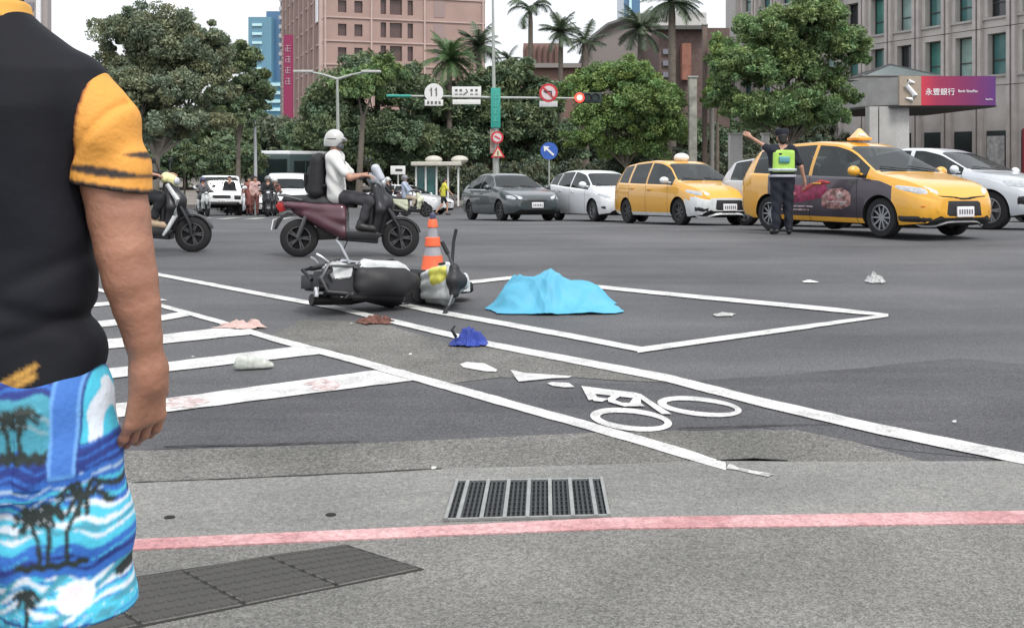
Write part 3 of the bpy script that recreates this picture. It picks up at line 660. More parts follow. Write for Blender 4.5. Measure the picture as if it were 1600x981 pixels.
tree('broadleaf_tree', 'large leafy tree in front of the grey office block', 1225, 46, [(1200,55,62,38),(1265,35,52,36),(1305,75,48,42),(1225,105,72,46),(1160,120,52,46),(1295,130,46,40),(1340,95,22,22),(1185,175,60,32),(1250,165,62,32),(1325,155,24,20),(1290,10,30,20),(1130,160,28,30),(1215,190,70,24),(1290,185,40,24),(1240,60,60,60)], L_mid, .17, 150, (.14,))
tree('broadleaf_tree', 'yellow-green foliage tree between the brick building and the leafy tree', 1120, 56, [(1130,90,22,44),(1115,150,20,36)], L_fresh, .2, 90, (.14,))
# backing row of trees far behind, so the horizon is closed
for i, (x_, lab) in enumerate(((60,'dark background tree farthest left, beyond the standing man'),(290,'dark background tree above the left hedge'),(450,'dark background tree under the blue tower'),(640,'dark background tree behind the bus shelter'),(860,'dark background tree behind the blue arrow sign'),(1060,'dark background tree behind the near yellow taxi'),(1290,'dark background tree behind the officer'))):
    tree('background_tree', lab, x_, 84+i%3*3, [(x_-70,240,80,40),(x_+60,235,80,44),(x_,262,110,36),(x_,215,70,30)], L_deep if i % 2 else L_dark, .5, 60, (.25,), group=None)
def hedge(label, x0, x1, y0, y1, Y, lm, n=70):
    b0 = GX((x0+x1)/2, Y); root = empty('hedge', tuple(b0), label, 'hedge'); s = Y/F; bl = []
    for x in np.arange(x0, x1, 26): bl.append((np.array(P(x, (y0+y1)/2+random.uniform(-6,6), Y))-np.array(b0), (22*s, 26*s, (y1-y0)*.55*s)))
    V, Q, C = leaf_cloud(bl, n, .22); me = nm('foliage', V, Q, False); set_col(me, C); link_mesh(me, 'foliage', lm, root)
    mb = MB()
    for c, r in bl: mb.tube([(c[0],c[1],-.1),(c[0]+.1,c[1],c[2]*.9)], [.07,.04], 6)
    mb.to('stem', bark, root)
hedge('long dark clipped hedge behind the white off-roader on the left', 235, 400, 225, 296, 56, L_deep, 110)
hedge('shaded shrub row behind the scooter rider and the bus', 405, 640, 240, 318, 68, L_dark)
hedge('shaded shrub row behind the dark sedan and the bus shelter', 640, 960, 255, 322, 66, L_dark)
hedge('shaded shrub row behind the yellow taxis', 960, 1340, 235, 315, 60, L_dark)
def palm(label, px, Y, crown_y, nf, fl, lm, r=.16, droop=1.0, stiff=False, top=None):
    b0 = GX(px, Y); b0.z = g(Y)+.15; top = P(px, crown_y, Y)-b0; root = empty('palm_tree', tuple(b0), label, 'palm tree')
    mb = MB(); mb.tube([(0,0,-.1),(0,0,top.z*.5),(0,0,top.z-.9),(0,0,top.z)], [r*1.2, r, r*.9, r*.6], 10); mb.to('trunk', bark, root)
    V, C = [], []
    for f in range(nf):
        az = 2.4*f+random.uniform(-.3,.3); el = R(random.uniform(-25,75)) if not stiff else R(random.uniform(-35,80)); L = fl*random.uniform(.8,1.1); d = np.array([math.cos(az),math.sin(az)])
        N = 22; p = np.array(top, float); a = el; br_ = random.uniform(.7,1.25); side = np.array([-d[1],d[0],0])
        for i in range(N):
            t_ = i/N; st = L/N; dirv = np.array([d[0]*math.cos(a), d[1]*math.cos(a), math.sin(a)]); a -= droop*(1.9 if not stiff else 1.1)/N*(0.5+t_); q = p+dirv*st
            wd_ = L*.26*math.sin(math.pi*min(1, .12+t_*.92))**.7
            up_ = np.cross(dirv, side)
            for sg_ in (-1,1):
                for jj in range(2):
                    tip = p+side*sg_*wd_*random.uniform(.7,1)+dirv*wd_*.55-np.array([0,0,wd_*.5*random.uniform(.6,1.2)])
                    w2 = dirv*st*.42; o_ = p+dirv*st*jj*.5
                    V += [o_-w2*.3, o_+w2, tip+dirv*st*jj*.5+w2*.15, tip+dirv*st*jj*.5-w2*.1]; C += [[br_]*3]*4
            V += [p-side*.03, p+side*.03, q+side*.025, q-side*.025]; C += [[.9]*3]*4; p = q
    V = np.array(V); me = nm('crown', V, np.arange(len(V)).reshape(-1,4), False); set_col(me, C); link_mesh(me, 'crown', lm, root)
L_palm = leafmat('palm_leaf', (.09,.125,.075)); L_palmf = leafmat('palm_leaf_fresh', (.075,.14,.05))
palm('tallest bare-trunked palm with drooping fronds right of the mast pole', 829, 78, 18, 15, 2.3, L_palm, .2, 1.3)
palm('full-headed palm in front of the pink tower, left of the mast pole', 702, 70, 92, 34, 2.5, L_palmf, .2, 1.0, True)
palm('palm head touching the mast pole on its left side', 748, 74, 72, 30, 2.3, L_palm, .2, 1.0, True)
palm('dense palm head just right of the tallest palm', 876, 76, 50, 34, 2.0, L_palm, .18, 1.0, True)
palm('slender palm with one upright frond, between the dense palm and the grey building', 914, 78, 66, 18, 2.1, L_palm, .3, .8, True)
palm('grey-green palm in front of the grey building', 1000, 80, 45, 34, 2.6, L_palm, .2, .9, True)
palm('tall palm with its head cut by the top edge, left of the brick building pier', 1050, 62, 2, 30, 2.2, L_palm, .24, 1.0, True)
palm('small palm low beside the mast pole', 795, 80, 92, 18, 1.5, L_palm, .16, 1.0, True)
palm('palm rising behind the spreading dark tree right of the street lamp', 590, 68, 108, 26, 2.0, L_palmf, .2, 1.0, True)
# ================================================================== CARS
tyre_m = mat('tyre', (.011,.011,.012), .8, 0, .2, 20); rim_m = mat('rim_silver', (.35,.36,.38), .35, .7); rim_d = mat('rim_dark', (.10,.10,.105), .4, .5)
black_pl = mat('black_plastic', (.014,.014,.016), .55); under_m = mat('under_black', (.01,.01,.01), .9); chrome = mat('chrome', (.6,.6,.62), .18, .9)
lamp_m = mat('headlight_glass', (.50,.52,.54), .12, .2, .3, 12, coat=1); plate_m = mat('plate_white', (.72,.71,.72), .5, var=.05); tail_m = mat('tail_red', (.35,.02,.02), .2)
car_glass = mat('car_glass', (.018,.024,.026), .05, 0, .3, 1.5, spec=.8)
_t = car_glass.node_tree; _tr = _t.nodes.new('ShaderNodeBsdfTransparent'); _tr.inputs[0].default_value = (.62,.68,.66,1); _ms = _t.nodes.new('ShaderNodeMixShader'); _ms.inputs[0].default_value = .42
_t.links.new(_t.nodes['Principled BSDF'].outputs[0], _ms.inputs[1]); _t.links.new(_tr.outputs[0], _ms.inputs[2]); _t.links.new(_ms.outputs[0], _t.nodes['Material Output'].inputs[0])
inner_m = mat('cabin_trim', (.05,.05,.055), .8)
def interp(tab, x):
    tab = sorted(tab)
    if x <= tab[0][0]: return tab[0][1]
    for (a, va), (b, vb) in zip(tab, tab[1:]):
        if x <= b: return va+(vb-va)*(x-a)/(b-a)
    return tab[-1][1]
def smooth_tab(tab, n=90, w_=.06):
    xs = [tab[0][0]+(tab[-1][0]-tab[0][0])*i/n for i in range(n+1)]
    return [(x, (interp(tab,x-w_)+2*interp(tab,x)+interp(tab,x+w_))/4) for x in xs]
def make_wheel(r, wd, rim, spokes, name='wheel', parent=None, loc=(0,0,0), side=1, rf=.66):
    mb = MB(); mb.lathe([(r*rf,-wd/2),(r*.93,-wd/2),(r,-wd*.33),(r,wd*.33),(r*.93,wd/2),(r*rf,wd/2),(r*rf*.96,wd*.2),(r*rf*.96,-wd*.2),(r*rf,-wd/2)], 36, axis='Y', cap=False)
    o = mb.to(name, tyre_m, parent, 50); o.location = loc
    mb = MB(); s_ = side; mb.lathe([(r*rf,-wd*.42*s_),(r*rf,wd*.46*s_),(r*rf*.92,wd*.48*s_),(r*rf*.9,wd*.3*s_)], 36, axis='Y', cap=False)
    mb.lathe([(.001,wd*.34*s_),(r*.13,wd*.34*s_),(r*.15,wd*.25*s_),(r*.15,-wd*.1*s_),(.001,-wd*.1*s_)], 16, axis='Y', cap=False)
    for k_ in range(spokes):
        a = 360*k_/spokes
        for d_ in (-7, 7) if spokes < 8 else (0,):
            rt = rotY(a+d_); mb.box(rt @ Vector((r*rf*.52, 0, 0))+Vector((0, wd*.3*s_, 0)), (r*rf*.82, wd*.12, r*.075), rt)
    ro = mb.to('rim', rim, o, 40)
    mb = MB(); mb.lathe([(.001,wd*.06*s_),(r*rf*.93,wd*.06*s_),(r*rf*.93,-wd*.1*s_),(.001,-wd*.1*s_)], 30, axis='Y', cap=False); mb.to('brake_disc', rim_d if rim is rim_m else under_m, o, 40)
    return o
def make_car(name, label, cat, S, parent_group=None):
    L, W, H = S['L'], S['W'], S['H']; wb, fo, wr = S['wb'], S['fo'], S['wr']
    top = smooth_tab(S['top']); belt = smooth_tab(S['belt']); root = empty(name, (0,0,0), label, cat, parent_group)
    xf = L/2
    seams = [x for x in S.get('seams', ())]
    st = sorted(set([round(i*L/84, 4) for i in range(85)]+[round(x+d, 4) for x in seams for d in (-.006,.006)]+[.015,.03,.05,L-.015,L-.03,L-.05]))
    rw_ = S.get('roofw', .70)
    rings, ringi = [], []
    for x in st:
        ps = interp(S.get('plan', [(0,.60),(.05,.74),(.15,.86),(.35,.94),(.8,.99),(1.6,1),(L-1.2,1),(L-.5,.965),(L-.2,.91),(L-.06,.83),(L,.72)]), x); w_ = W/2*ps
        zt = interp(top, x); zb = interp(S.get('bot', [(0,.33),(.1,.22),(.5,.18),(L-.5,.2),(L-.1,.28),(L,.4)]), x); zl = min(interp(belt, x), zt-.015)
        gh = max(0, min(1, (zt-zl)/.42)); wr_ = 1-(1-rw_)*gh; we = .97-.015*gh
        pts = [(0,zb),(w_*.8,zb),(w_*.94,zb+.03),(w_*.985,zb+.11),(w_,zb+(zl-zb)*.42),(w_*.995,zb+(zl-zb)*.72),(w_*.982,zl-.035),(w_*we,zl),
               (w_*(we-.02*gh-.004),zl+.012*gh+.001)]
        for t_ in (.25,.5,.75,1): pts.append((w_*((we-.02*gh)+(wr_*.98-(we-.02*gh))*(t_**1.15)), zl+(zt-zl)*(.03+.86*t_)))
        pts += [(w_*wr_*.93, zt-(zt-zl)*.03-.006), (w_*wr_*.84, zt-.006), (w_*wr_*.5, zt+.004), (0, zt+.008)]
        rings.append(pts)
    n = len(rings[0]); bm = bmesh.new(); vr = []
    for x, pts in zip(st, rings):
        r_ = [bm.verts.new((xf-x, y, z)) for y, z in pts]; l_ = [r_[0]]+[bm.verts.new((xf-x, -y, z)) for y, z in pts[1:-1]]+[r_[-1]]; vr.append((r_, l_))
    gl = S['glass']                                   # (side start, side end, windshield x0, x1, rear x0, x1)
    pil = S.get('pillars', ())
    for i in range(len(st)-1):
        xm = (st[i]+st[i+1])/2
        for sd_ in (0,1):
            A, B = vr[i][sd_], vr[i+1][sd_]
            for j in range(n-1):
                f = bm.faces.new((A[j], A[j+1], B[j+1], B[j]) if sd_ else (A[j], B[j], B[j+1], A[j+1])); k_ = 0
                zt, zl = interp(top, xm), min(interp(belt, xm), interp(top, xm)-.015); hgt = zt-zl
                if 8 <= j <= 11 and gl[0] < xm < gl[1] and hgt > .16 and not any(abs(xm-p) < .035 for p in pil): k_ = 1
                if j >= 14 and (gl[2] < xm < gl[3] or gl[4] < xm < gl[5]): k_ = 2
                if j == 13 and (gl[2]+.05 < xm < gl[3]-.05): k_ = 2
                if any(abs(xm-p) < .0055 for p in seams) and 2 <= j <= 6: k_ = 3
                if j <= 1: k_ = 3
                if 'matf' in S:
                    q = S['matf'](xm, (A[j].co.z+A[j+1].co.z)/2, j)
                    if q and k_ == 0: k_ = q
                f.material_index = k_
    for v in (vr[0], vr[-1]):
        lp = v[0]+v[1][1:-1][::-1]; f = bm.faces.new(lp); f.material_index = S.get('endmat', 0)
    bmesh.ops.recalc_face_normals(bm, faces=bm.faces)
    me = bpy.data.meshes.new('body'); bm.to_mesh(me); bm.free()
    bvh_o = bpy.data.objects.new('b', me); col.objects.link(bvh_o)
    mats = [S['paint'], car_glass, car_glass, under_m]+S.get('mats', [])
    for m in mats: me.materials.append(m)
    cb = MB(); axr, axf = xf-fo-wb, xf-fo; tr = S.get('track', .045)
    for xx in (axr, axf):
        for s_ in (-1,1): cb.lathe([(wr+.045, s_*(W/2-.30)), (wr+.045, s_*(W/2+.2))], 40, (xx,0,wr), 'Y')
    co_ = cb.to('c', under_m); md = bvh_o.modifiers.new('b', 'BOOLEAN'); md.operation = 'DIFFERENCE'; md.object = co_; md.solver = 'EXACT'
    dg = bpy.context.evaluated_depsgraph_get(); me2 = bpy.data.meshes.new_from_object(bvh_o.evaluated_get(dg)); bpy.data.objects.remove(bvh_o); bpy.data.objects.remove(co_)
    b2 = bmesh.new(); b2.from_mesh(me); bvh = BVHTree.FromBMesh(b2); b2.free()
    for p in me2.polygons:
        c_ = p.center
        for xx in (axr, axf):
            if math.hypot(c_.x-xx, c_.z-wr) < wr+.043 or (abs(math.hypot(c_.x-xx, c_.z-wr)-wr-.045) < .004 and abs(p.normal.y) < .3): p.material_index = 3
    # split glass off the body
    def part(keep, nm_, m):
        b = bmesh.new(); b.from_mesh(me2); bmesh.ops.delete(b, geom=[f for f in b.faces if not keep(f)], context='FACES')
        mm = bpy.data.meshes.new(nm_); b.to_mesh(mm); b.free(); smooth_sharp(mm, 32); o = link_mesh(mm, nm_, m, root); return o
    part(lambda f: f.material_index not in (1,2), 'body', mats)
    for s_ in (-1,1):
        part(lambda f: f.material_index == 1 and f.calc_center_median().y*s_ > 0, 'side_window', [car_glass]*2)
    part(lambda f: f.material_index == 2 and f.calc_center_median().x > 0, 'windshield', [car_glass]*3)
    part(lambda f: f.material_index == 2 and f.calc_center_median().x < 0, 'rear_window', [car_glass]*3)
    for xx in (axf, axr):
        for s_ in (-1,1): make_wheel(wr, .2, S.get('rim', rim_m), S.get('spokes', 5), 'wheel', root, (xx, s_*(W/2-.125-tr*.3), wr), s_)
    def patch(nm_, m, corners, off=.006, nu=14, nv=6, parent=root, mirror=False, both=False, dirx=None):
        """corners: (top polyline, bottom polyline) of local points snapped onto the body"""
        for mir in ((False, True) if both else (mirror,)):
            T, B = [[Vector((p[0], -p[1] if mir else p[1], p[2])) for p in q] for q in corners]
            def at(pl, t):
                k_ = t*(len(pl)-1); i = min(int(k_), len(pl)-2); return pl[i].lerp(pl[i+1], k_-i)
            b = bmesh.new(); G_ = []
            for i in range(nu+1):
                rw = []
                for j in range(nv+1):
                    p = at(T, i/nu).lerp(at(B, i/nu), j/nv)
                    if dirx is not None:
                        h = bvh.ray_cast(p-Vector(dirx)*2, Vector(dirx)); q, nn_ = (h[0], h[1]) if h[0] is not None else bvh.find_nearest(p)[:2]
                    else: q, nn_ = bvh.find_nearest(p)[:2]
                    if nn_.dot(q-Vector((0,0,.6))) < 0: nn_ = -nn_
                    ed = 0 if 0 < i < nu and 0 < j < nv else 1
                    rw.append(b.verts.new(q+nn_*(off if not ed else -.004)))
                G_.append(rw)
            for i in range(nu):
                for j in range(nv): b.faces.new((G_[i][j], G_[i+1][j], G_[i+1][j+1], G_[i][j+1]))
            bmesh.ops.recalc_face_normals(b, faces=b.faces)
            if b.faces and sum((f.normal.dot(f.calc_center_median()-Vector((0,0,.6))) for f in b.faces)) < 0: bmesh.ops.reverse_faces(b, faces=b.faces)
            mm = bpy.data.meshes.new(nm_); b.to_mesh(mm); b.free(); smooth_sharp(mm, 60); link_mesh(mm, nm_, m, parent)
    # cabin seen through the glass
    zb_c = interp(belt, 2.0)-.08; mb = MB(); mb.box((xf-2.75,0,zb_c/2+.16), (2.7,W*.80,zb_c-.34), bev=.02); mb.box((xf-1.42,0,zb_c-.02), (.35,W*.74,.10), bev=.03); mb.to('cabin', inner_m, root)
    for xs_ in (2.35, 3.25):
        for s_ in (-.37,.37):
            mb = MB(); mb.box((xf-xs_-.05, s_, zb_c+.12), (.13,.44,.40), rotY(-8), bev=.05); mb.box((xf-xs_-.09, s_, zb_c+.38), (.09,.22,.15), bev=.035); mb.to('seat', inner_m, root)
    mb = MB(); mb.lathe([(.17,-.012),(.185,0),(.17,.012),(.155,0),(.17,-.012)], 20, (0,0,0), 'X', cap=False); so = mb.to('steering_wheel', under_m, root); so.location = (xf-1.68, .37, zb_c+.10)
    # mirrors, plate, handles
    mx_, mz = S['mirror']
    for s_ in (-1,1):
        mb = MB(); mb.ball((mx_, s_*(W/2+.10), mz), (.14,.24,.17)); mb.tube([(mx_,s_*(W/2-.08),mz-.06),(mx_,s_*(W/2+.06),mz-.03)], .022, 8); mb.to('mirror', S.get('mirror_m', S['paint']), root)
    for hx, hz in S.get('handles', ()):
        for s_ in (-1,1):
            mb = MB(); q, nn_ = bvh.find_nearest(Vector((hx, s_*W/2, hz)))[:2]; mb.box(q+Vector((0,s_*.018,0)), (.2,.028,.032), bev=.009); mb.to('door_handle', S.get('handle_m', S['paint']), root)
    if 'plate' in S:
        pz = S['plate']; h = bvh.ray_cast(Vector((L,0,pz)), Vector((-1,0,0)))[0]; mb = MB(); mb.box((h.x+.02, S.get('ploff', 0), pz), (.02,.36,.16), bev=.006); po = mb.to('number_plate', plate_m, root)
        mb = MB()
        for k_ in range(6): mb.box((h.x+.032, -.13+k_*.052, pz), (.004,.028,.075))
        mb.to('number', mat('plate_ink', (.12,.12,.14), .6), po)
    # wipers and roof seams
    for s_ in (-.05,.55):
        xs_ = gl[2]+.03; mb = MB(); pts_ = []
        for t_ in (0,.5,1):
            q, nn_ = bvh.find_nearest(Vector((xf-xs_-.10*t_, s_-.5*t_+ (0), interp(top, xs_+.1*t_))))[:2]; pts_.append(q+nn_*.02)
        mb.tube(pts_, .009, 6); mb.to('wiper', black_pl, root)
    return root, patch, bvh
def front_kit(patch, L, W, z, style, paint=None, grille=None):
    xf = L/2
    for sp in style:
        patch(*sp[:3], **(sp[3] if len(sp) > 3 else {}))
def paint(name, c, var=.03, rough=.28):
    new = name not in MATS; m = mat(name, c, rough, 0, var, 1.0, coat=.8)
    if new:                                              # dark lining on the inner face of the shell
        t = m.node_tree; ge = t.nodes.new('ShaderNodeNewGeometry'); d = t.nodes.new('ShaderNodeBsdfDiffuse'); d.inputs[0].default_value = (.03,.03,.032,1); ms = t.nodes.new('ShaderNodeMixShader')
        t.links.new(ge.outputs['Backfacing'], ms.inputs[0]); t.links.new(t.nodes['Principled BSDF'].outputs[0], ms.inputs[1]); t.links.new(d.outputs[0], ms.inputs[2]); t.links.new(ms.outputs[0], t.nodes['Material Output'].inputs[0])
    return m
wagon = dict(L=4.60, W=1.74, H=1.60, wb=2.72, fo=.90, wr=.315,
  top=[(0,.60),(.03,.68),(.14,.80),(.4,.90),(1.02,1.03),(1.80,1.47),(2.1,1.555),(2.6,1.60),(3.4,1.58),(4.0,1.53),(4.28,1.47),(4.46,1.12),(4.54,1.02),(4.6,.80)],
  belt=[(0,.58),(.9,.90),(1.3,.94),(3.0,1.0),(4.2,1.05),(4.6,.9)], glass=(1.22,4.12,1.05,1.86,4.25,4.47), pillars=(2.52,3.5), seams=(1.38,2.50,3.42), mirror=(.98,1.06),
  handles=((-.0,.86),(-.95,.9)), plate=.42)
taxi_y = paint('taxi_yellow', (.72,.36,.03), .04)
# ---- the near taxi with the dark advert side
S2 = dict(wagon); dark_ad = mat('advert_dark', (.045,.035,.048), .35, 0, .25, 3, coat=.5)
S2.update(paint=taxi_y, mats=[dark_ad], spokes=10, rim=rim_m, matf=lambda x, z, j: 4 if (3 <= j <= 6 and .64 < x < 3.62 and z > .30+(.0 if 1.2 < x < 3.3 else .1)) or (j in (6,7) and 1.1 < x < 3.6) else 0)
t2, patch, bv = make_car('taxi', 'yellow taxi with a dark picture advert on its doors and a pyramid roof light', 'taxi', S2)
L_, W_ = 4.6, 1.74
def car_front(patch, L=4.6, zs_=1, lower=None, lower_m=None, grille_m=black_pl, lampy=(.46,.84)):
    xf = L/2
    patch('headlight', lamp_m, ([(xf-.10,lampy[0],.74),(xf-.28,.70,.80),(xf-.62,.84,.86)], [(xf-.06,lampy[0],.655),(xf-.2,.70,.67),(xf-.56,.86,.78)]), .008, 12, 5, both=True)
    patch('grille', grille_m, ([(xf,-.36,.60),(xf,0,.60),(xf,.36,.60)], [(xf,-.40,.34),(xf,0,.33),(xf,.40,.34)]), .008, 10, 6)
    if lower_m: patch('bumper_trim', lower_m, ([(xf-.55,-.87,.36),(xf-.2,-.78,.36),(xf,-.42,.34),(xf,.42,.34),(xf-.2,.78,.36),(xf-.55,.87,.36)], [(xf-.55,-.86,.24),(xf-.2,-.76,.24),(xf,-.42,.24),(xf,.42,.24),(xf-.2,.76,.24),(xf-.55,.86,.24)]), .01, 24, 4)
car_front(patch, lower_m=black_pl)
xf = 2.3
patch('brow_trim', black_pl, ([(xf-.05,-.55,.665),(xf,0,.645),(xf-.05,.55,.665)], [(xf-.05,-.5,.625),(xf,0,.60),(xf-.05,.5,.625)]), .016, 12, 2)
patch('side_marker', mat('orange_lens', (.6,.2,.02), .3), ([(xf-.12,-.66,.52),(xf-.2,-.72,.52)], [(xf-.12,-.66,.48),(xf-.2,-.72,.48)]), .012, 3, 2, both=True)
patch('splitter', mat('bumper_silver', (.30,.30,.31), .4), ([(xf-.3,-.74,.255),(xf,-.3,.25),(xf,.3,.25),(xf-.3,.74,.255)], [(xf-.3,-.74,.215),(xf,-.3,.21),(xf,.3,.21),(xf-.3,.74,.215)]), .03, 16, 2)
# advert picture: irregular coloured shapes on the right-hand doors
def adshape(m, pts, off=.012, nmx='advert_print'):
    T = [(xf-p[0], -.87, p[1]) for p in pts[0]]; B = [(xf-p[0], -.87, p[1]) for p in pts[1]]; patch(nmx, m, (T, B), off, 12, 5)
adshape(mat('ad_magenta', (.30,.03,.09), .5, 0, .6, 14), ([(3.45,.60),(3.2,.88),(2.7,.84),(2.25,.90),(2.0,.82)], [(3.45,.40),(3.2,.46),(2.9,.50),(2.5,.55),(2.1,.62)]))
adshape(mat('ad_red', (.42,.05,.05), .5, 0, .6, 18), ([(2.75,.74),(2.5,.86),(2.2,.93),(1.95,.88)], [(2.7,.66),(2.5,.74),(2.3,.84),(1.98,.85)]), .016)
adshape(mat('ad_skin', (.45,.30,.24), .5, 0, .5, 16), ([(3.0,.90),(2.92,.86),(2.86,.70)], [(3.0,.70),(2.95,.60),(2.87,.58)]), .02)
adshape(mat('ad_mixed', (.30,.16,.15), .5, 0, 1.1, 11), ([(2.2,.66),(2.0,.78),(1.7,.80),(1.5,.70)], [(2.2,.44),(2.0,.42),(1.7,.42),(1.5,.5)]), .016)
for a_, b_, z_ in ((3.3,2.4,.46),(3.3,2.5,.40),(2.1,1.55,.55)): adshape(mat('ad_letter', (.40,.32,.33), .5, 0, 1.2, 30), ([(a_,z_+.02),(b_,z_+.02)], [(a_,z_-.015),(b_,z_-.015)]), .022, 'advert_text')
for q, (x_, z_, r_) in enumerate(((1.75,.66,.10),(1.95,.60,.07),(1.68,.52,.06),(2.9,.66,.09))): adshape(mat('ad_pale%d' % (q%2), ((.42,.34,.32),(.35,.12,.14))[q%2], .5, 0, .8, 20), ([(x_+r_,z_),(x_,z_+r_),(x_-r_,z_+.01)], [(x_+r_,z_-.01),(x_,z_-r_),(x_-r_,z_)]), .024)
mb = MB(); mb.box((.10,0,1.63), (.30,.30,.05), bev=.02); lb_ = mb.to('roof_sign', mat('taxi_amber', (.75,.36,.05), .35), t2)
mb = MB(); mb.box((.10,0,1.73), (.18,.34,.17), taper=(.15,.15), bev=.012); mb.to('lamp_cover', mat('taxi_lamp', (.75,.50,.24), .3, coat=.4), lb_)
mb = MB(); mb.box((.17,0,1.70), (.02,.14,.05), rotY(-38)); mb.to('sign_mark', plate_m, lb_)
place(t2, 6.00, 17.85, -65)
# ---- farther taxi with white bumper
S1 = dict(wagon); S1.update(paint=taxi_y, mats=[mat('bumper_white', (.62,.64,.64), .35, coat=.5)], spokes=7, rim=rim_d, mirror_m=mat('bumper_white', (0,0,0)), matf=lambda x, z, j: 4 if (x < .80 and z < .66-max(0,x-.25)*.35 and j < 7) or (z < .30) else 0, endmat=4)
t1, patch, bv = make_car('taxi', 'yellow taxi with a white front bumper and round white roof light, between two white cars', 'taxi', S1)
car_front(patch)
patch('fog_light', black_pl, ([(xf-.12,.48,.42),(xf-.26,.76,.44)], [(xf-.12,.48,.33),(xf-.26,.76,.33)]), .008, 6, 3, both=True)
patch('lower_lip', mat('bumper_white', (0,0,0)), ([(xf-.3,-.78,.27),(xf,-.3,.27),(xf,.3,.27),(xf-.3,.78,.27)], [(xf-.3,-.78,.21),(xf,-.3,.2),(xf,.3,.2),(xf-.3,.78,.21)]), .04, 16, 3)
mb = MB(); mb.ball((.1,0,1.65), (.34,.40,.24)); mb.to('roof_sign', mat('lamp_white', (.75,.72,.68), .3), t1)
place(t1, 4.20, 25.6, -70)
# ---- dark grey sedan
sed = dict(L=4.60, W=1.76, H=1.47, wb=2.62, fo=.92, wr=.31,
  top=[(0,.58),(.03,.66),(.16,.76),(.5,.86),(1.28,.98),(2.05,1.38),(2.35,1.45),(2.8,1.47),(3.3,1.43),(4.02,1.08),(4.3,1.04),(4.52,1.0),(4.6,.8)],
  belt=[(0,.56),(.9,.86),(1.4,.92),(3.9,.98),(4.6,.86)], glass=(1.45,3.85,1.3,2.08,3.36,3.98), pillars=(2.62,), seams=(1.5,2.58,3.35), mirror=(.78,1.0), handles=((-.1,.82),(-.95,.85)), plate=.47,
  paint=paint('paint_grey', (.035,.048,.052)), spokes=6, rim=rim_d)
sd_, patch, bv = make_car('car', 'dark grey-green sedan leading the queue on the left, beside the mast pole', 'car', sed)
patch('headlight', lamp_m, ([(xf-.08,.42,.70),(xf-.25,.68,.745),(xf-.5,.84,.77)], [(xf-.06,.46,.60),(xf-.18,.70,.61),(xf-.42,.85,.68)]), .008, 12, 5, both=True)
patch('grille', black_pl, ([(xf,-.36,.655),(xf,0,.66),(xf,.36,.655)], [(xf,-.30,.57),(xf,0,.56),(xf,.30,.57)]), .008, 10, 3)
patch('grille_bar', chrome, ([(xf,-.40,.70),(xf,0,.70),(xf,.40,.70)], [(xf,-.40,.675),(xf,0,.67),(xf,.40,.675)]), .014, 10, 2)
patch('air_intake', black_pl, ([(xf,-.5,.36),(xf,0,.38),(xf,.5,.36)], [(xf,-.55,.27),(xf,0,.27),(xf,.55,.27)]), .008, 10, 3)
place(sd_, -.12, 31.9, -68)
# ---- white hatchback between sedan and taxi
S3 = dict(wagon); S3.update(L=4.5, paint=paint('paint_white', (.72,.73,.74)), spokes=9, rim=rim_m, belt=[(0,.58),(.9,.86),(1.3,.90),(3.0,1.02),(4.2,1.12),(4.6,.95)],
  top=[(0,.58),(.03,.66),(.14,.76),(.4,.86),(1.05,1.0),(1.9,1.42),(2.3,1.50),(2.8,1.53),(3.4,1.51),(4.0,1.43),(4.25,1.32),(4.40,1.05),(4.46,.98),(4.5,.80)])
wh, patch, bv = make_car('car', 'white hatchback half hidden behind the dark sedan and the white-bumpered taxi', 'car', S3)
xf = 2.25
patch('headlight', lamp_m, ([(xf-.10,.46,.70),(xf-.28,.70,.76),(xf-.66,.84,.83)], [(xf-.06,.50,.64),(xf-.2,.72,.66),(xf-.56,.86,.77)]), .008, 12, 5, both=True)
patch('grille', black_pl, ([(xf,-.5,.50),(xf,0,.52),(xf,.5,.50)], [(xf,-.56,.30),(xf,0,.30),(xf,.56,.30)]), .008, 10, 6)
patch('fog_light', black_pl, ([(xf-.2,.62,.44),(xf-.36,.80,.44)], [(xf-.2,.62,.36),(xf-.36,.80,.38)]), .008, 6, 3, both=True)
place(wh, 2.60, 30.6, -70)
# ---- white crossover on the right
S4 = dict(L=4.7, W=1.9, H=1.68, wb=2.8, fo=.95, wr=.37,
  top=[(0,.70),(.03,.80),(.18,.92),(.6,1.03),(1.35,1.14),(2.15,1.55),(2.5,1.65),(3.0,1.68),(3.6,1.62),(4.3,1.42),(4.5,1.2),(4.65,1.0),(4.7,.85)],
  belt=[(0,.66),(1.0,1.0),(1.5,1.06),(3.4,1.12),(4.3,1.25),(4.7,1.0)], glass=(1.5,3.9,1.38,2.2,4.3,4.52), pillars=(2.75,), seams=(1.5,2.7,3.5), mirror=(.78,1.17), handles=((-.1,.96),(-1.0,1.0)), plate=.5,
  paint=paint('paint_white2', (.60,.63,.67)), spokes=5, rim=rim_m, bot=[(0,.4),(.1,.3),(.5,.24),(4.2,.26),(4.7,.45)])
wc, patch, bv = make_car('car', 'large white crossover at the right edge, behind the advert-covered taxi', 'car', S4)
xf = 2.35
patch('headlight', lamp_m, ([(xf-.20,.56,.90),(xf-.38,.76,.95),(xf-.72,.90,.97)], [(xf-.14,.60,.78),(xf-.3,.80,.78),(xf-.56,.93,.84)]), .010, 12, 6, both=True)
patch('grille', black_pl, ([(xf,-.6,.66),(xf,0,.68),(xf,.6,.66)], [(xf,-.5,.42),(xf,0,.40),(xf,.5,.42)]), .008, 10, 6)
patch('air_intake', black_pl, ([(xf-.2,.60,.62),(xf-.4,.85,.66)], [(xf-.2,.60,.48),(xf-.4,.86,.46)]), .012, 6, 3, both=True)
place(wc, 9.15, 21.3, -57)
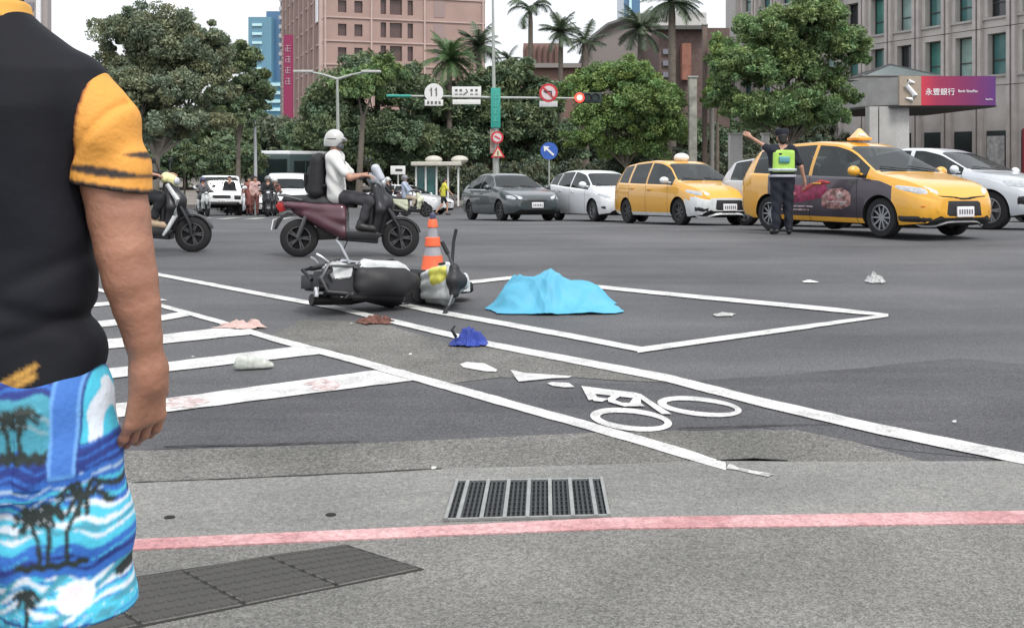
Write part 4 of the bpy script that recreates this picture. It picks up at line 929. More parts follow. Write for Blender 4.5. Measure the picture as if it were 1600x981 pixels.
S5 = dict(sed); S5.update(paint=paint('paint_silver', (.45,.46,.48)))
ec, patch, bv = make_car('car', 'silver car showing only its roof and window at the extreme right edge', 'car', S5)
place(ec, 15.4, 27.5, -55)
# ---- far vehicles on the left
S6 = dict(L=4.3, W=1.9, H=1.82, wb=2.6, fo=.75, wr=.40,
  top=[(0,.85),(.02,1.0),(.1,1.08),(.6,1.12),(1.35,1.16),(1.55,1.62),(1.7,1.78),(2.2,1.82),(3.9,1.80),(4.15,1.72),(4.26,1.2),(4.3,1.0)], roofw=.88,
  belt=[(0,.8),(1.2,1.1),(4.3,1.12)], glass=(1.5,4.0,1.36,1.62,4.16,4.25), pillars=(2.4,3.2), seams=(1.5,2.4,3.2), mirror=(.7,1.25), handles=((-.1,.96),), plate=.62,
  paint=paint('paint_white', (0,0,0)), spokes=5, rim=rim_d, bot=[(0,.5),(.3,.42),(4.0,.42),(4.3,.5)], plan=[(0,.86),(.06,.93),(.2,.97),(.8,1),(4.1,1),(4.25,.96),(4.3,.92)])
jp, patch, bv = make_car('car', 'boxy white off-roader facing the junction in front of the left hedge', 'car', S6)
xf = 2.15
patch('headlight', black_pl, ([(xf,.52,.90),(xf,.84,.90)], [(xf,.52,.70),(xf,.84,.70)]), .02, 6, 5, both=True)
patch('grille', black_pl, ([(xf,-.42,.92),(xf,.42,.92)], [(xf,-.42,.74),(xf,.42,.74)]), .01, 6, 4)
patch('bumper_trim', black_pl, ([(xf,-.86,.62),(xf,.86,.62)], [(xf,-.86,.48),(xf,.86,.48)]), .05, 10, 4)
p = GX(343, 46.5); place(jp, p.x, p.y, -72)
S7 = dict(S6); S7.update(L=4.3, H=1.9, top=[(0,.7),(.03,.85),(.3,1.05),(.75,1.15),(1.2,1.6),(1.5,1.84),(2.0,1.9),(3.9,1.88),(4.2,1.75),(4.28,1.1),(4.3,.9)], glass=(.95,4.0,.78,1.25,4.2,4.28), mirror=(1.2,1.25), paint=paint('paint_white', (0,0,0)), bot=[(0,.35),(.3,.25),(4.0,.25),(4.3,.4)])
vn, patch, bv = make_car('van', 'white van seen between the off-roader and the scooter rider backpack', 'van', S7)
patch('headlight', lamp_m, ([(xf-.02,.55,.80),(xf-.2,.86,.86)], [(xf,.55,.68),(xf-.15,.86,.70)]), .01, 6, 4, both=True)
patch('grille', black_pl, ([(xf,-.45,.66),(xf,.45,.66)], [(xf,-.45,.5),(xf,.45,.5)]), .01, 6, 4)
p = GX(449, 46); place(vn, p.x, p.y, -80)
S8 = dict(sed); S8.update(paint=paint('paint_white', (0,0,0)))
for px_, Y_, hd, lab in ((408,52,-80,'white sedan far off between the off-roader and the white van'), (372,55,-70,'white sedan partly behind the boxy off-roader'), (636,50,-25,'white car behind the front wheel of the maroon scooter')):
    c_, patch, bv = make_car('car', lab, 'car', S8); patch('headlight', lamp_m, ([(2.22,.42,.70),(1.8,.84,.77)], [(2.24,.46,.60),(1.88,.85,.68)]), .008, 8, 4, both=True); patch('grille', black_pl, ([(2.3,-.36,.655),(2.3,.36,.655)], [(2.3,-.30,.53),(2.3,.30,.53)]), .008, 6, 3)
    p = GX(px_, Y_); place(c_, p.x, p.y, hd)
# ---- bus
bus = empty('bus', (0,0,0), 'white-roofed bus with dark windows behind the scooter rider', 'bus'); mb = MB(); mb.box((0,0,1.75), (10.5,2.45,2.7), bev=.18); mb.to('body', mat('bus_grey', (.05,.075,.075), .4), bus)
mb = MB(); mb.box((0,0,3.12), (10.3,2.3,.28), bev=.1); mb.to('roof', mat('paint_white', (0,0,0)), bus)
for s_ in (-1,1):
    for k_ in range(6): mb = MB(); mb.box((-4.1+k_*1.62, s_*1.235, 2.2), (1.5,.03,.95), bev=.01); mb.to('side_window', car_glass, bus)
mb = MB(); mb.box((5.26,0,2.05), (.03,2.1,1.5), bev=.01); mb.to('windshield', car_glass, bus)
for x_ in (3.4,-3.2):
    for s_ in (-1,1): make_wheel(.48,.28,rim_m,6,'wheel',bus,(x_,s_*1.12,.48),s_)
for s_ in (-1,1): mb = MB(); mb.box((5.25, s_*.95, .9), (.05,.3,.2), bev=.02); mb.to('headlight', lamp_m, bus)
p = GX(482, 64); place(bus, p.x, p.y, -103)
# ================================================================== SCOOTERS
seat_m = mat('seat_black', (.014,.014,.016), .6, 0, .2, 10); dkpl = mat('dark_plastic', (.016,.016,.019), .4, 0, .2, 8)
def make_scooter(name, label, side_m, front_m, extra=None, cowl_m=None, seat_x=-.80):
    lying = extra == 'white'
    r = .245; xr, xq = -.655, (.60 if lying else .655); root = empty(name, (0,0,0), label, 'scooter')
    for x_, nm_ in ((xr,'rear'),(xq,'front')):
        w_ = make_wheel(r, .10 if nm_ == 'front' else .115, rim_d, 5, 'wheel', root, (x_,0,r), -1, .64)
    # rear body: tapering SDF shell
    smesh('side_panel', [((-.80,.10,.68),(-.10,.12,.62),.045,.075),((-.80,-.10,.68),(-.10,-.12,.62),.045,.075),((-.55,.10,.56),(-.06,.13,.33),.06,.10),((-.55,-.10,.56),(-.06,-.13,.33),.06,.10),
        ((-.30,0,.55),(-.06,0,.36),.12,.13),((-.45,.07,.58),(-.08,.10,.50),.09,.12),((-.45,-.07,.58),(-.08,-.10,.50),.09,.12),((-.62,0,.62),(-.2,0,.42),.10,.15),((-.88,0,.73),(-.6,0,.64),.05,.12)], .013, side_m, root, .05, cut=lambda X,Y,Z: np.maximum(Z-.70-.06*(-X-.4)*(X<-.4), X+.03))
    smesh('seat', [((seat_x,0,.715),(max(-.35,seat_x+.1),0,.70),.085,.115),((-.35,0,.70),(.0,0,.66),.115,.10),((-.5,.05,.70),(-.1,.06,.675),.09,.09),((-.5,-.05,.70),(-.1,-.06,.675),.09,.09)], .013, seat_m, root, .04, cut=lambda X,Y,Z: -(Z-.69+.10*(X+.5)))
    mb = MB(); mb.slab([(-.14,.36),(-.02,.24),(.36,.23),(.44,.30),(.36,.335),(.02,.34)], .34, .025); mb.slab([(-.16,.22),(.36,.175),(.36,.24),(-.14,.25)], .26, .02); mb.to('floorboard', dkpl, root)
    smesh('leg_shield', [((.33,.12,.30),(.40,.15,.62),.05,.06),((.33,-.12,.30),(.40,-.15,.62),.05,.06),((.40,.15,.62),(.33,.10,.90),.06,.06),((.40,-.15,.62),(.33,-.10,.90),.06,.06),((.38,0,.32),(.45,0,.68),.07,.09),((.45,0,.68),(.36,0,.92),.09,.07),((.52,0,.50),(.47,0,.72),.03,.08)], .013, front_m, root, .06)
    smesh('inner_shield', [((.27,.10,.36),(.30,.12,.80),.04,.05),((.27,-.10,.36),(.30,-.12,.80),.04,.05),((.27,0,.36),(.30,0,.80),.05,.06)], .015, front_m if extra == 'white' else dkpl, root, .05)
    smesh('handlebar_cowl', [((.33,0,.96),(.28,0,1.02),.09,.07),((.30,.12,1.0),(.30,-.12,1.0),.05,.05),((.37,0,.98),(.40,0,.93),.07,.06)], .012, cowl_m or dkpl, root, .05)
    mb = MB(); mb.ball((.43,0,.96), (.08,.17,.12)); mb.to('headlight', lamp_m, root)
    for s_ in (-1,1):
        mb = MB(); mb.tube([(.29,s_*.10,1.01),(.24,s_*.22,1.03),(.18,s_*.34,1.02)], [.014,.015,.015], 8); hb = mb.to('handlebar', rim_d, root)
        mb = MB(); mb.tube([(.225,s_*.25,1.03),(.165,s_*.37,1.02)], .021, 10); mb.to('grip', seat_m, hb)
        if not lying: mb = MB(); mb.tube([(.25,s_*.19,1.03),(.26,s_*.24,1.14),(.24,s_*.30,1.22)], .007, 6); mb.ball((.235,s_*.34,1.25), (.03,.15,.09)); mb.to('mirror', black_pl, root)
        mb = MB(); mb.tube([(xq,s_*.075,r),(xq-.02,s_*.085,r+.15),(.50,s_*.07,.62)], [.024,.026,.026], 8); mb.to('fork', dkpl, root)
        mb = MB(); mb.tube([(xr,s_*.13,r+.02),(xr+.12,s_*.13,.58)], [.03,.028], 10); mb.to('shock_absorber', rim_d, root)
    pts = [(math.cos(R(a))*(r+.028)+xq, math.sin(R(a))*(r+.028)+r) for a in range(15,150,9)]; pin = [(math.cos(R(a))*(r+.010)+xq, math.sin(R(a))*(r+.010)+r) for a in range(150,14,-9)]
    mb = MB(); mb.slab(pts+pin, .13, .004) if not lying else mb.slab([(.50,.40),(.62,.50),(.72,.48),(.66,.36)], .12, .01); mb.to('front_fender', front_m if lying else dkpl, root)
    mb = MB(); mb.slab([(-.92,.72),(-.82,.70),(-.82,.60),(-.90,.58),(-.95,.66)], .16, .02); mb.to('tail_light', tail_m if extra != 'white' else dkpl, root)
    mb = MB(); mb.slab([(-.80,.58),(-.93,.50),(-.97,.36),(-.95,.36),(-.88,.50),(-.70,.56)], .13, .006); rfp = mb.to('rear_fender', dkpl, root)
    if extra != 'white': mb = MB(); mb.box((-.985,0,.42), (.012,.22,.13), rotY(10)); mb.to('number_plate', plate_m, root)
    mb = MB(); mb.slab([(-.70,.20),(-.20,.22),(-.12,.30),(-.30,.42),(-.62,.34)], .17, .03, yc=.10); (mb.tube([(-.2,-.12,.22),(-.45,-.15,.24),(-.85,-.16,.30)], [.03,.05,.055], 12) if side_m.name != 'maroon' else None); mb.to('engine', mat('engine_dark', (.035,.033,.032), .5, .3), root)
    mb = MB(); mb.tube([(-.05,.14,.20),(-.12,.20,.05)], .012, 8); mb.to('stand', rim_m, root)
    mb = MB(); mb.tube([(-.60,.13,.74),(-.86,.12,.80),(-.92,0,.80),(-.86,-.12,.80),(-.60,-.13,.74)], .014, 8); mb.to('grab_rail', rim_d, root)
    return root
maroon = mat('maroon', (.085,.030,.042), .3, 0, .35, 3, coat=.6); whitep = mat('scooter_white', (.56,.58,.57), .4, 0, .30, 9, coat=.2, bump=.25, bs=25)
YR = 13.35; s1 = make_scooter('scooter', 'maroon scooter ridden past the orange cone', maroon, dkpl, cowl_m=mat('cowl_grey', (.30,.32,.35), .35))
smesh('windscreen', [((.40,-.05,1.02),(.33,-.05,1.15),.05,.055),((.40,.05,1.02),(.33,.05,1.15),.05,.055)], .012, mat('cowl_pale', (.48,.51,.56), .3), s1, .05)
place(s1, (547-CX)/F*YR, YR, 3)
YL = 14.0; xl = (302-CX)/F*YL-.655
s2 = make_scooter('scooter', 'black scooter with a white front shield passing behind the man', dkpl, dkpl, cowl_m=mat('cowl_yellow', (.62,.60,.30), .35)); place(s2, xl, YL, 0)
# fallen scooter: lying on its side, seat towards the camera
s3 = make_scooter('scooter', 'white scooter lying on its side beside the orange cone', dkpl, whitep, 'white', cowl_m=black_pl, seat_x=-.42)
smesh('yellow_sticker', [((.255,.03,.66),(.27,.03,.80),.055,.05),((.26,.11,.62),(.28,.11,.82),.055,.05)], .012, mat('sticker_yellow', (.62,.60,.10), .45, 0, .3, 14), s3, .03)
for k_, (pts, r_, m_) in enumerate((([(-.85,.10,.62),(-.62,.20,.50),(-.35,.21,.30)], .022, chrome), ([(-.92,.12,.50),(-.70,.18,.36),(-.50,.20,.40)], .026, black_pl), ([(-.5,.17,.62),(-.42,.22,.52),(-.30,.19,.60)], .018, rim_m),
    ([(-.95,0,.62),(-1.0,.10,.50),(-.82,.16,.42)], .02, black_pl), ([(-.22,.20,.34),(-.10,.24,.44),(.02,.20,.36)], .02, black_pl), ([(.28,.12,.99),(.30,.38,.99),(.31,.50,1.03)], .017, black_pl), ([(-.62,.16,.70),(-.70,.34,.66),(-.72,.38,.62)], .014, rim_m))):
    mb = MB(); mb.tube(pts, r_, 8); mb.to('broken_tube', m_, s3)
for pts, z0_ in (([(-.52,.02),(-.10,.0),(-.02,.10),(-.08,.17),(-.46,.17),(-.56,.10)], .0), ([(-.86,-.02),(-.62,.02),(-.60,.13),(-.80,.15)], .0)):   # white tail panels, facing up beside the seat
    mb = MB(); a_ = [mb.bm.verts.new((x, y, .735+.02*math.sin(9*x))) for x, y in pts]; b_ = [mb.bm.verts.new((x, y*1.12+.03, .56)) for x, y in pts]; mb.bm.faces.new(a_); mb.bm.faces.new(b_[::-1])
    for k_ in range(len(pts)): mb.bm.faces.new((a_[k_], a_[(k_+1)%len(pts)], b_[(k_+1)%len(pts)], b_[k_]))
    bmesh.ops.bevel(mb.bm, geom=mb.bm.edges[:], offset=.012, segments=2, affect='EDGES'); mb.to('tail_panel', whitep, s3)
for k_ in range(26):
    x_, y_, z_ = random.uniform(-.95,-.45), random.uniform(-.14,.20), random.uniform(.50,.78); mb = MB(); d_ = Vector((random.uniform(-.12,.12), random.uniform(-.08,.08), random.uniform(-.05,.05)))
    mb.tube([Vector((x_,y_,z_)), Vector((x_,y_,z_))+d_*.6+Vector((0,0,.02)), Vector((x_,y_,z_))+d_], random.uniform(.007,.018), 7) if k_ % 3 else mb.box((x_,y_,z_), (random.uniform(.04,.12), random.uniform(.03,.08), random.uniform(.02,.06)), rotZ(random.uniform(0,90)), bev=.005)
    mb.to('engine_piece', (chrome, black_pl, rim_m, dkpl, rim_d)[k_ % 5], s3)
for k_ in range(5): mb = MB(); mb.box((.02+.075*k_, 0, .345), (.03,.28,.012), bev=.004); mb.to('footboard_rib', black_pl, s3)
mb = MB(); mb.tube([(-.20,-.17,.90),(.0,-.17,.80)], .001, 4); mb.bm.clear(); mb.ball((.30,.19,.72), (.05,.03,.16)); mb.to('shield_opening', black_pl, s3)
mb = MB(); mb.tube([(.36,-.20,.93),(.49,-.16,.72),(.46,-.16,.50),(.36,-.17,.32),(.30,-.16,.24)], [.028,.036,.034,.028,.02], 10); mb.to('shield_trim', whitep, s2)
n = Vector((0,0,1))
c_ = G(592, 482)
M = Matrix.Translation((c_.x+.00, c_.y+.40, .125)) @ Matrix.Rotation(R(29), 4, 'Z') @ Matrix.Rotation(R(5), 4, 'Y') @ Matrix.Rotation(R(79), 4, 'X') @ Matrix.Diagonal((.90,.86,.86,1))
s3.matrix_world = M
# ================================================================== TRAFFIC CONE
def lath(name, prof, m, parent, n=28, ang=30): mb = MB(); mb.lathe(prof, n, cap=True); return mb.to(name, m, parent, ang)
cone = empty('traffic_cone', (0,0,0), 'orange traffic cone with grey reflective bands behind the fallen scooter', 'cone')
orange = mat('cone_orange', (.78,.13,.045), .5, 0, .12, 9); refl = mat('cone_grey', (.28,.27,.29), .35, 0, .15, 12)
lath('body', [(.150,.03),(.128,.06),(.104,.225)], orange, cone); lath('reflective_band', [(.101,.224),(.076,.325)], refl, cone)
lath('collar', [(.080,.322),(.088,.33),(.080,.415),(.070,.425)], orange, cone); lath('reflective_band', [(.062,.424),(.050,.53)], refl, cone)
lath('top', [(.054,.528),(.058,.535),(.050,.60),(.040,.62)], orange, cone)
mb = MB(); mb.box((0,0,.015), (.36,.36,.03), bev=.012); mb.to('base', mat('cone_base', (.05,.045,.045), .8), cone)
lath('cap', [(.030,.618),(.034,.63),(.032,.67),(.020,.685)], mat('cone_cap', (.06,.06,.12), .6), cone)
c_ = G(676, 431); cone.location = (c_.x, c_.y, 0.0)
# second silver car glimpsed between the two taxis
S9 = dict(wagon); S9.update(paint=paint('paint_silver', (0,0,0)), spokes=7)
sc_, patch, bv = make_car('car', 'pale silver car mostly hidden behind the officer and the advert-covered taxi', 'car', S9)
patch('headlight', lamp_m, ([(2.2,.46,.74),(1.7,.84,.86)], [(2.24,.46,.655),(1.74,.86,.78)]), .008, 8, 4, both=True)
place(sc_, 6.75, 22.9, -58)
# ================================================================== PEOPLE
skin = mat('skin', (.42,.23,.16), .55, 0, .12, 14, sub=.08, bump=.08, bs=120); skin_d = mat('skin_tan', (.34,.18,.12), .55, 0, .12, 14)
hair = mat('hair_black', (.015,.013,.012), .6); cl_black = mat('cloth_black', (.013,.014,.017), .85, 0, .3, 6, bump=.3, bs=25); cl_navy = mat('cloth_navy', (.010,.012,.022), .85, 0, .3, 6, bump=.3, bs=25)
cl_white = mat('cloth_white', (.62,.62,.60), .85, 0, .06, 6, bump=.4, bs=18); cl_grey = mat('cloth_dark_grey', (.04,.04,.045), .85, 0, .2, 6, bump=.4, bs=20); shoe_b = mat('shoe_black', (.02,.02,.02), .5)
eye_m = mat('eye_dark', (.02,.015,.012), .2)
A = np.array
def hand_prims(wr, dirv, palm_n, thumb, curl=.6, s=1.0, r=.0095, spread=1.0):
    """five separate fingers: dirv along the hand, palm_n out of the palm, thumb towards the thumb side"""
    d = A(dirv,float)/np.linalg.norm(dirv); pn = A(palm_n,float); pn -= d*(pn@d); pn /= np.linalg.norm(pn); t = np.cross(d, pn); t = t if t@A(thumb,float) > 0 else -t; wr = A(wr,float); P_ = []
    for q in (-.5,0,.5): P_.append((wr+t*q*.028*s, wr+d*.082*s+t*q*.056*s, .017*s, .0145*s, .02*s))
    for i, (o_, L) in enumerate(((.036,.070),(.012,.078),(-.012,.074),(-.034,.058))):
        p = wr+d*.084*s+t*o_*s*spread; a = 0
        for j, f in enumerate((.45,.30,.25)):
            a += curl*(.55 if j == 0 else .75); v = d*math.cos(a)+pn*math.sin(a); q = p+v*L*f*1.05*s; P_.append((p, q, r*s*(1-.06*j), r*s*(.96-.1*j), .005*s)); p = q
    p0 = wr+d*.022*s+t*.022*s; p1 = wr+d*.052*s+t*.050*s+pn*.018*s; p2 = p1+(d*.028+pn*.014+t*.004)*s; p3 = p2+(d*.022+pn*.010-t*.003)*s
    P_ += [(p0,p1,.016*s,.0125*s,.012*s),(p1,p2,.0115*s,.0105*s,.005*s),(p2,p3,.0105*s,.009*s,.004*s)]
    return P_
def person(label, J, fd=(1,0,0), top=cl_white, leg=cl_grey, shoe=shoe_b, sk=skin, sleeve=.62, legf=.93, h=.012, hand=True, head='hair', hairm=hair, group=None, hd=None, skirt=None, legw=1.0, palm=None, arm_cloth=1.0, mask=None):
    J = {k_: A(v, float) for k_, v in J.items()}; fd = A(fd,float); fd /= np.linalg.norm(fd); pr = []
    hc = J['head']; up = hc-J['neck']; up /= np.linalg.norm(up); lat = np.cross(up, fd)
    pr += [(hc+up*.035-fd*.008, hc+up*.01+fd*.004, .088, .082), (hc-up*.045+fd*.035, hc-up*.075+fd*.045, .052, .040), (J['neck']-up*.02, hc-up*.05, .058, .054, .02),
           (hc+fd*.086-up*.005, hc+fd*.104-up*.03, .010, .014, .012), (hc+lat*.083-up*.01, hc+lat*.085-up*.04, .016, .012, .01), (hc-lat*.083-up*.01, hc-lat*.085-up*.04, .016, .012, .01)]
    pr += [(J['neck'], (J['shL']+J['shR'])/2-up*.03, .06, .10)]
    for s_ in 'LR': pr += [(J['sh'+s_]*.72+J['neck']*.28, J['hip'+s_]*.9+J['pelvis']*.1, .092, .095, .06)]
    for s_ in 'LR':
        sh, el, wr, hp, kn, an, to = (J[q+s_] for q in ('sh','el','wr','hip','kn','an','to'))
        pr += [(sh, el, .05, .040, .03), (el, wr, .039, .026, .015), (hp, kn, .082, .056, .03), (kn, an, .055, .036, .02), (an, to, .030, .020, .02)]
        if hand:
            dv = J.get('hd'+s_, wr+(wr-el)*.3)-wr; pn = (palm or {}).get(s_, -lat*(1 if s_ == 'L' else -1)); pr += hand_prims(wr, dv, pn, (palm or {}).get('t'+s_, fd), .55, 1.0, .0105)
        else: pr += [(wr, wr+(wr-el)*.3, .028, .02)]
    V, Q = surf(pr, h, .03); me = nm('person', V, Q); root = link_mesh(me, 'person', sk); tag(root, label, 'person', group)
    T = [(J['neck']-up*.05, (J['shL']+J['shR'])/2-up*.03, .062, .115)]
    for s_ in 'LR':
        sh, el = J['sh'+s_], J['el'+s_]
        T += [(sh*.74+J['neck']*.26, J['hip'+s_]*.92+J['pelvis']*.08, .108, .116, .07), (sh, sh+(el-sh)*min(1,sleeve*arm_cloth), .066, .062 if sleeve < .95 else .052, .03)]
        if sleeve > 1: T += [(el, el+(J['wr'+s_]-el)*(sleeve-1), .052, .038, .02)]
    fr = rng.uniform(0, 6, 3)
    fold = lambda X,Y,Z: .0045*np.sin(X*31+Z*23+fr[0]+2.2*np.sin(Y*13))+.004*np.sin(Y*29-Z*34+fr[1]+2*np.sin(X*17))
    smesh('shirt', T, h, top, root, .04, disp=fold)
    B = [(J['pelvis'], J['pelvis']-up*.02, .12, .12)]
    for s_ in 'LR':
        hp, kn, an = (J[q+s_] for q in ('hip','kn','an')); e_ = kn+(an-kn)*legf if legf > 0 else hp+(kn-hp)*(-legf)
        B += [(hp, (kn if legf > 0 else e_), .100*legw, .072*legw, .03)]
        if legf > 0: B += [(kn, e_, .071*legw, .055*legw, .02)]
    if skirt: B += [(J['pelvis'], J['pelvis']-up*skirt, .13, .20)]
    smesh('trousers' if not skirt else 'dress', B, h, leg, root, .035, disp=fold)
    for s_ in 'LR':
        an, to = J['an'+s_], J['to'+s_]; d = to-an; smesh('shoe', [(an+A((0,0,-.015)), an+A((0,0,-.035))-d*.15, .052,.046), (an+d*.2-A((0,0,.02)), to, .050, .040), (to,to+d*.15,.042,.034)], min(h,.012), shoe, root, .03)
    if head == 'hair': smesh('hair', [(hc+up*.05-fd*.018, hc+up*.045-fd*.02, .093,.093), (hc-up*.0-fd*.035, hc-up*.045-fd*.04,.075,.06)], h, hairm, root, .03)
    elif head == 'helmet':
        smesh('helmet', [(hc+up*.045-fd*.004, hc+up*.04-fd*.006, .128,.128), (hc-up*.02-fd*.035, hc-up*.03-fd*.04,.105,.10)], h, hairm, root, .03, cut=lambda X,Y,Z: -( (Z-(hc[2]-.055)) + .9*np.minimum(0, .03-((X-hc[0])*fd[0]+(Y-hc[1])*fd[1])) ))
        smesh('visor', [(hc+fd*.12+up*.045+lat*.06, hc+fd*.12+up*.045-lat*.06, .022,.022),(hc+fd*.13+up*.03, hc+fd*.155+up*.025,.02,.012)], .009, hairm if mask is None else mat('visor_grey', (.32,.33,.34), .3), root, .02)
        mb = MB(); mb.tube([tuple(hc+up*.045+(fd*math.cos(R(t))+lat*math.sin(R(t)))*.1285) for t in range(75,286,15)], .006, 6); mb.to('goggle_strap', black_pl, root)
    elif head == 'cap':
        smesh('cap', [(hc+up*.075-fd*.01, hc+up*.10, .10,.105), (hc+up*.115, hc+up*.118,.115,.115)], .01, hairm, root, .02, cut=lambda X,Y,Z: np.maximum(-(Z-hc[2]-.035), Z-hc[2]-.155))
        smesh('cap_peak', [(hc+fd*.09+up*.05+lat*.05, hc+fd*.09+up*.05-lat*.05,.02,.02),(hc+fd*.10+up*.05, hc+fd*.16+up*.03,.02,.012)], .009, shoe_b, root, .02)
    if h < .016:
        for s_ in (-1,1): mb = MB(); mb.ball(tuple(hc+fd*.081+lat*.032*s_+up*.012), (.018,.022,.012)); mb.to('eye', eye_m, root)
    if mask: smesh('face_mask', [(hc+fd*.065-up*.045+lat*.035, hc+fd*.065-up*.045-lat*.035,.045,.045),(hc+fd*.09-up*.04,hc+fd*.085-up*.06,.03,.035)], .01, mask, root, .02)
    return root
# ---- scooter rider (white shirt, white helmet)
def rider_pose(): return dict(head=(-.20,0,1.485), neck=(-.205,0,1.335), shL=(-.19,.19,1.265), shR=(-.19,-.19,1.265), pelvis=(-.20,0,.80), hipL=(-.17,.10,.80), hipR=(-.17,-.10,.80),
    elL=(.02,.27,1.035), elR=(.03,-.27,1.025), wrL=(.20,.30,1.065), wrR=(.20,-.30,1.06), hdL=(.29,.31,1.06), hdR=(.29,-.31,1.055), knL=(.27,.15,.73), knR=(.26,-.16,.73), anL=(.17,.14,.43), anR=(.15,-.15,.42), toL=(.32,.15,.385), toR=(.30,-.16,.375))
r1 = person('rider in a white short-sleeved shirt and pale helmet on the maroon scooter', rider_pose(), leg=cl_grey, sleeve=.72, head='helmet', hairm=mat('helmet_pale', (.50,.50,.48), .3, 0, .1, 8, coat=.5), h=.010, palm={'L':(0,0,-1),'R':(0,0,-1)}, mask=mat('mask_grey', (.10,.10,.11), .8), legw=.95)
place(r1, s1.matrix_world.translation.x, YR, 3)
bp = smesh('backpack', [((-.43,.08,.86),(-.42,.07,1.24),.105,.09),((-.43,-.08,.86),(-.42,-.07,1.24),.105,.09),((-.50,0,.90),(-.47,0,1.12),.09,.08),((-.40,0,.84),(-.40,0,1.27),.10,.08)], .012, mat('bag_black', (.012,.012,.015), .75, 0, .3, 12, bump=.5, bs=20), None, .05)
tag(bp, 'black backpack worn by the rider in the white shirt', 'backpack')
for s_ in (-1,1):
    mb = MB(); mb.tube([(-.36,s_*.10,1.27),(-.24,s_*.125,1.375),(-.10,s_*.135,1.29),(-.065,s_*.15,1.12),(-.16,s_*.185,.98),(-.33,s_*.14,.92)], [.017]*6, 8); mb.to('strap', MATS['bag_black'], bp)
mb = MB(); mb.box((-.575,0,1.0), (.03,.16,.16), bev=.012); mb.to('pocket', MATS['bag_black'], bp); mb = MB(); mb.ball((-.50,-.03,1.20), (.03,.05,.04)); mb.to('reflector', plate_m, bp)
place(bp, s1.matrix_world.translation.x, YR, 3)
rp2 = rider_pose(); r2 = person('rider in black on the scooter passing behind the man, mostly hidden', rp2, top=cl_black, leg=cl_black, shoe=mat('shoe_tan', (.36,.27,.18), .7), sleeve=1.9, head='helmet', hairm=mat('helmet_grey', (.20,.20,.21), .35), legf=.75, h=.013, palm={'L':(0,0,-1),'R':(0,0,-1)})
place(r2, xl, YL, 0)
# ---- officer, seen from behind
of = person('traffic officer in dark uniform and lime reflective vest raising the left arm', dict(head=(.0,0,1.63), neck=(-.01,0,1.47), shL=(-.01,.19,1.40), shR=(-.01,-.19,1.40), pelvis=(0,0,.95), hipL=(0,.09,.93), hipR=(0,-.09,.93),
    elL=(.06,.30,1.52) if 0 else (.10,.28,1.50), elR=(-.03,-.31,1.14), wrL=(.14,.50,1.65), wrR=(.0,-.38,.90), hdL=(.16,.60,1.72), hdR=(.02,-.39,.80), knL=(.01,.10,.50), knR=(.03,-.10,.50), anL=(-.03,.12,.09), anR=(.0,-.11,.09), toL=(.10,.15,.045), toR=(.13,-.14,.045)),
    top=cl_navy, leg=cl_navy, sleeve=.75, head='cap', hairm=cl_navy, h=.011, palm={'L':(1,0,0),'R':(0,1,0),'tL':(0,0,1)}, legw=1.22)
lime = mat('lime_vest', (.36,.60,.10), .6, 0, .1, 8)
smesh('vest', [((-.02,.125,1.36),(-.01,.10,1.08),.112,.128),((-.02,-.125,1.36),(-.01,-.10,1.08),.112,.128),((-.02,0,1.40),(-.01,0,1.1),.10,.12)], .01, lime, of, .05, disp=fold if 0 else None, cut=lambda X,Y,Z: np.maximum(np.maximum(Z-1.425, 1.05-Z), np.abs(Y)-.185))
for z_, hh, m_ in ((1.09,.05,mat('reflective', (.45,.50,.50), .4)),(1.26,.11,mat('vest_panel', (.10,.30,.32), .5)),(.985,.045,mat('belt_pale', (.40,.40,.45), .6))):
    smesh('reflective_panel' if z_ < 1.2 and z_ > 1 else 'vest_text_panel' if z_ > 1.2 else 'belt', [((-.02,.09,z_),(-.02,-.09,z_),.145 if z_ > 1 else .137,.145 if z_ > 1 else .137),((-.02,0,z_),(-.02,0,z_),.14,.14)], .009, m_, of, .03, cut=lambda X,Y,Z,z_=z_,hh=hh: np.maximum(np.abs(Z-z_)-hh/2, (X+.05 if z_ > 1.2 else X-.5)+(0*Y)) if z_ < 1.2 else np.maximum(np.maximum(np.abs(Z-z_)-hh/2, X+.05), np.abs(Y)-.09))
smesh('hair', [((-.03,.0,1.655),(-.045,0,1.58),.085,.066)], .011, hair, of, .03)
pO = G(1222, 365); place(of, pO.x, 17.3, 90)
# ---- small figures far off
def stand(dx=.16, sw=.14, lean=0): return dict(head=(lean+.02,0,1.60), neck=(lean,0,1.46), shL=(lean,.18,1.39), shR=(lean,-.18,1.39), pelvis=(0,0,.93), hipL=(0,.09,.92), hipR=(0,-.09,.92),
    elL=(lean-sw,.24,1.12), elR=(lean+sw,-.24,1.12), wrL=(lean-sw+.14,.24,.90), wrR=(lean+sw+.16,-.24,.96), knL=(dx,.09,.50), knR=(-dx*.3,-.09,.48), anL=(dx*.9,.09,.08), anR=(-dx*1.6,-.09,.11), toL=(dx*.9+.14,.10,.04), toR=(-dx*1.6+.12,-.10,.04))
yel = mat('cloth_yellow', (.55,.52,.06), .8); 
p_ = person('pedestrian in a yellow top and dark shorts walking by the bus shelter', stand(.22,.2,.06), top=yel, leg=cl_black, legf=-.75, h=.02, hand=False, sleeve=.7); p = GX(692, 48); place(p_, p.x, p.y, 10)
p_ = person('pedestrian in dark clothes in front of the boxy off-roader', stand(.08,.05), top=cl_black, leg=cl_black, h=.02, hand=False, sleeve=1.9); p = GX(358, 45); place(p_, p.x, p.y, -80)
p_ = person('pedestrian in a pale pink top beside the blue-topped pole', stand(.1,.08), top=mat('cloth_pink', (.50,.33,.31), .8), leg=mat('cloth_rust', (.16,.06,.05), .8), h=.02, hand=False, sleeve=.9); p = GX(398, 45); place(p_, p.x, p.y, -60)
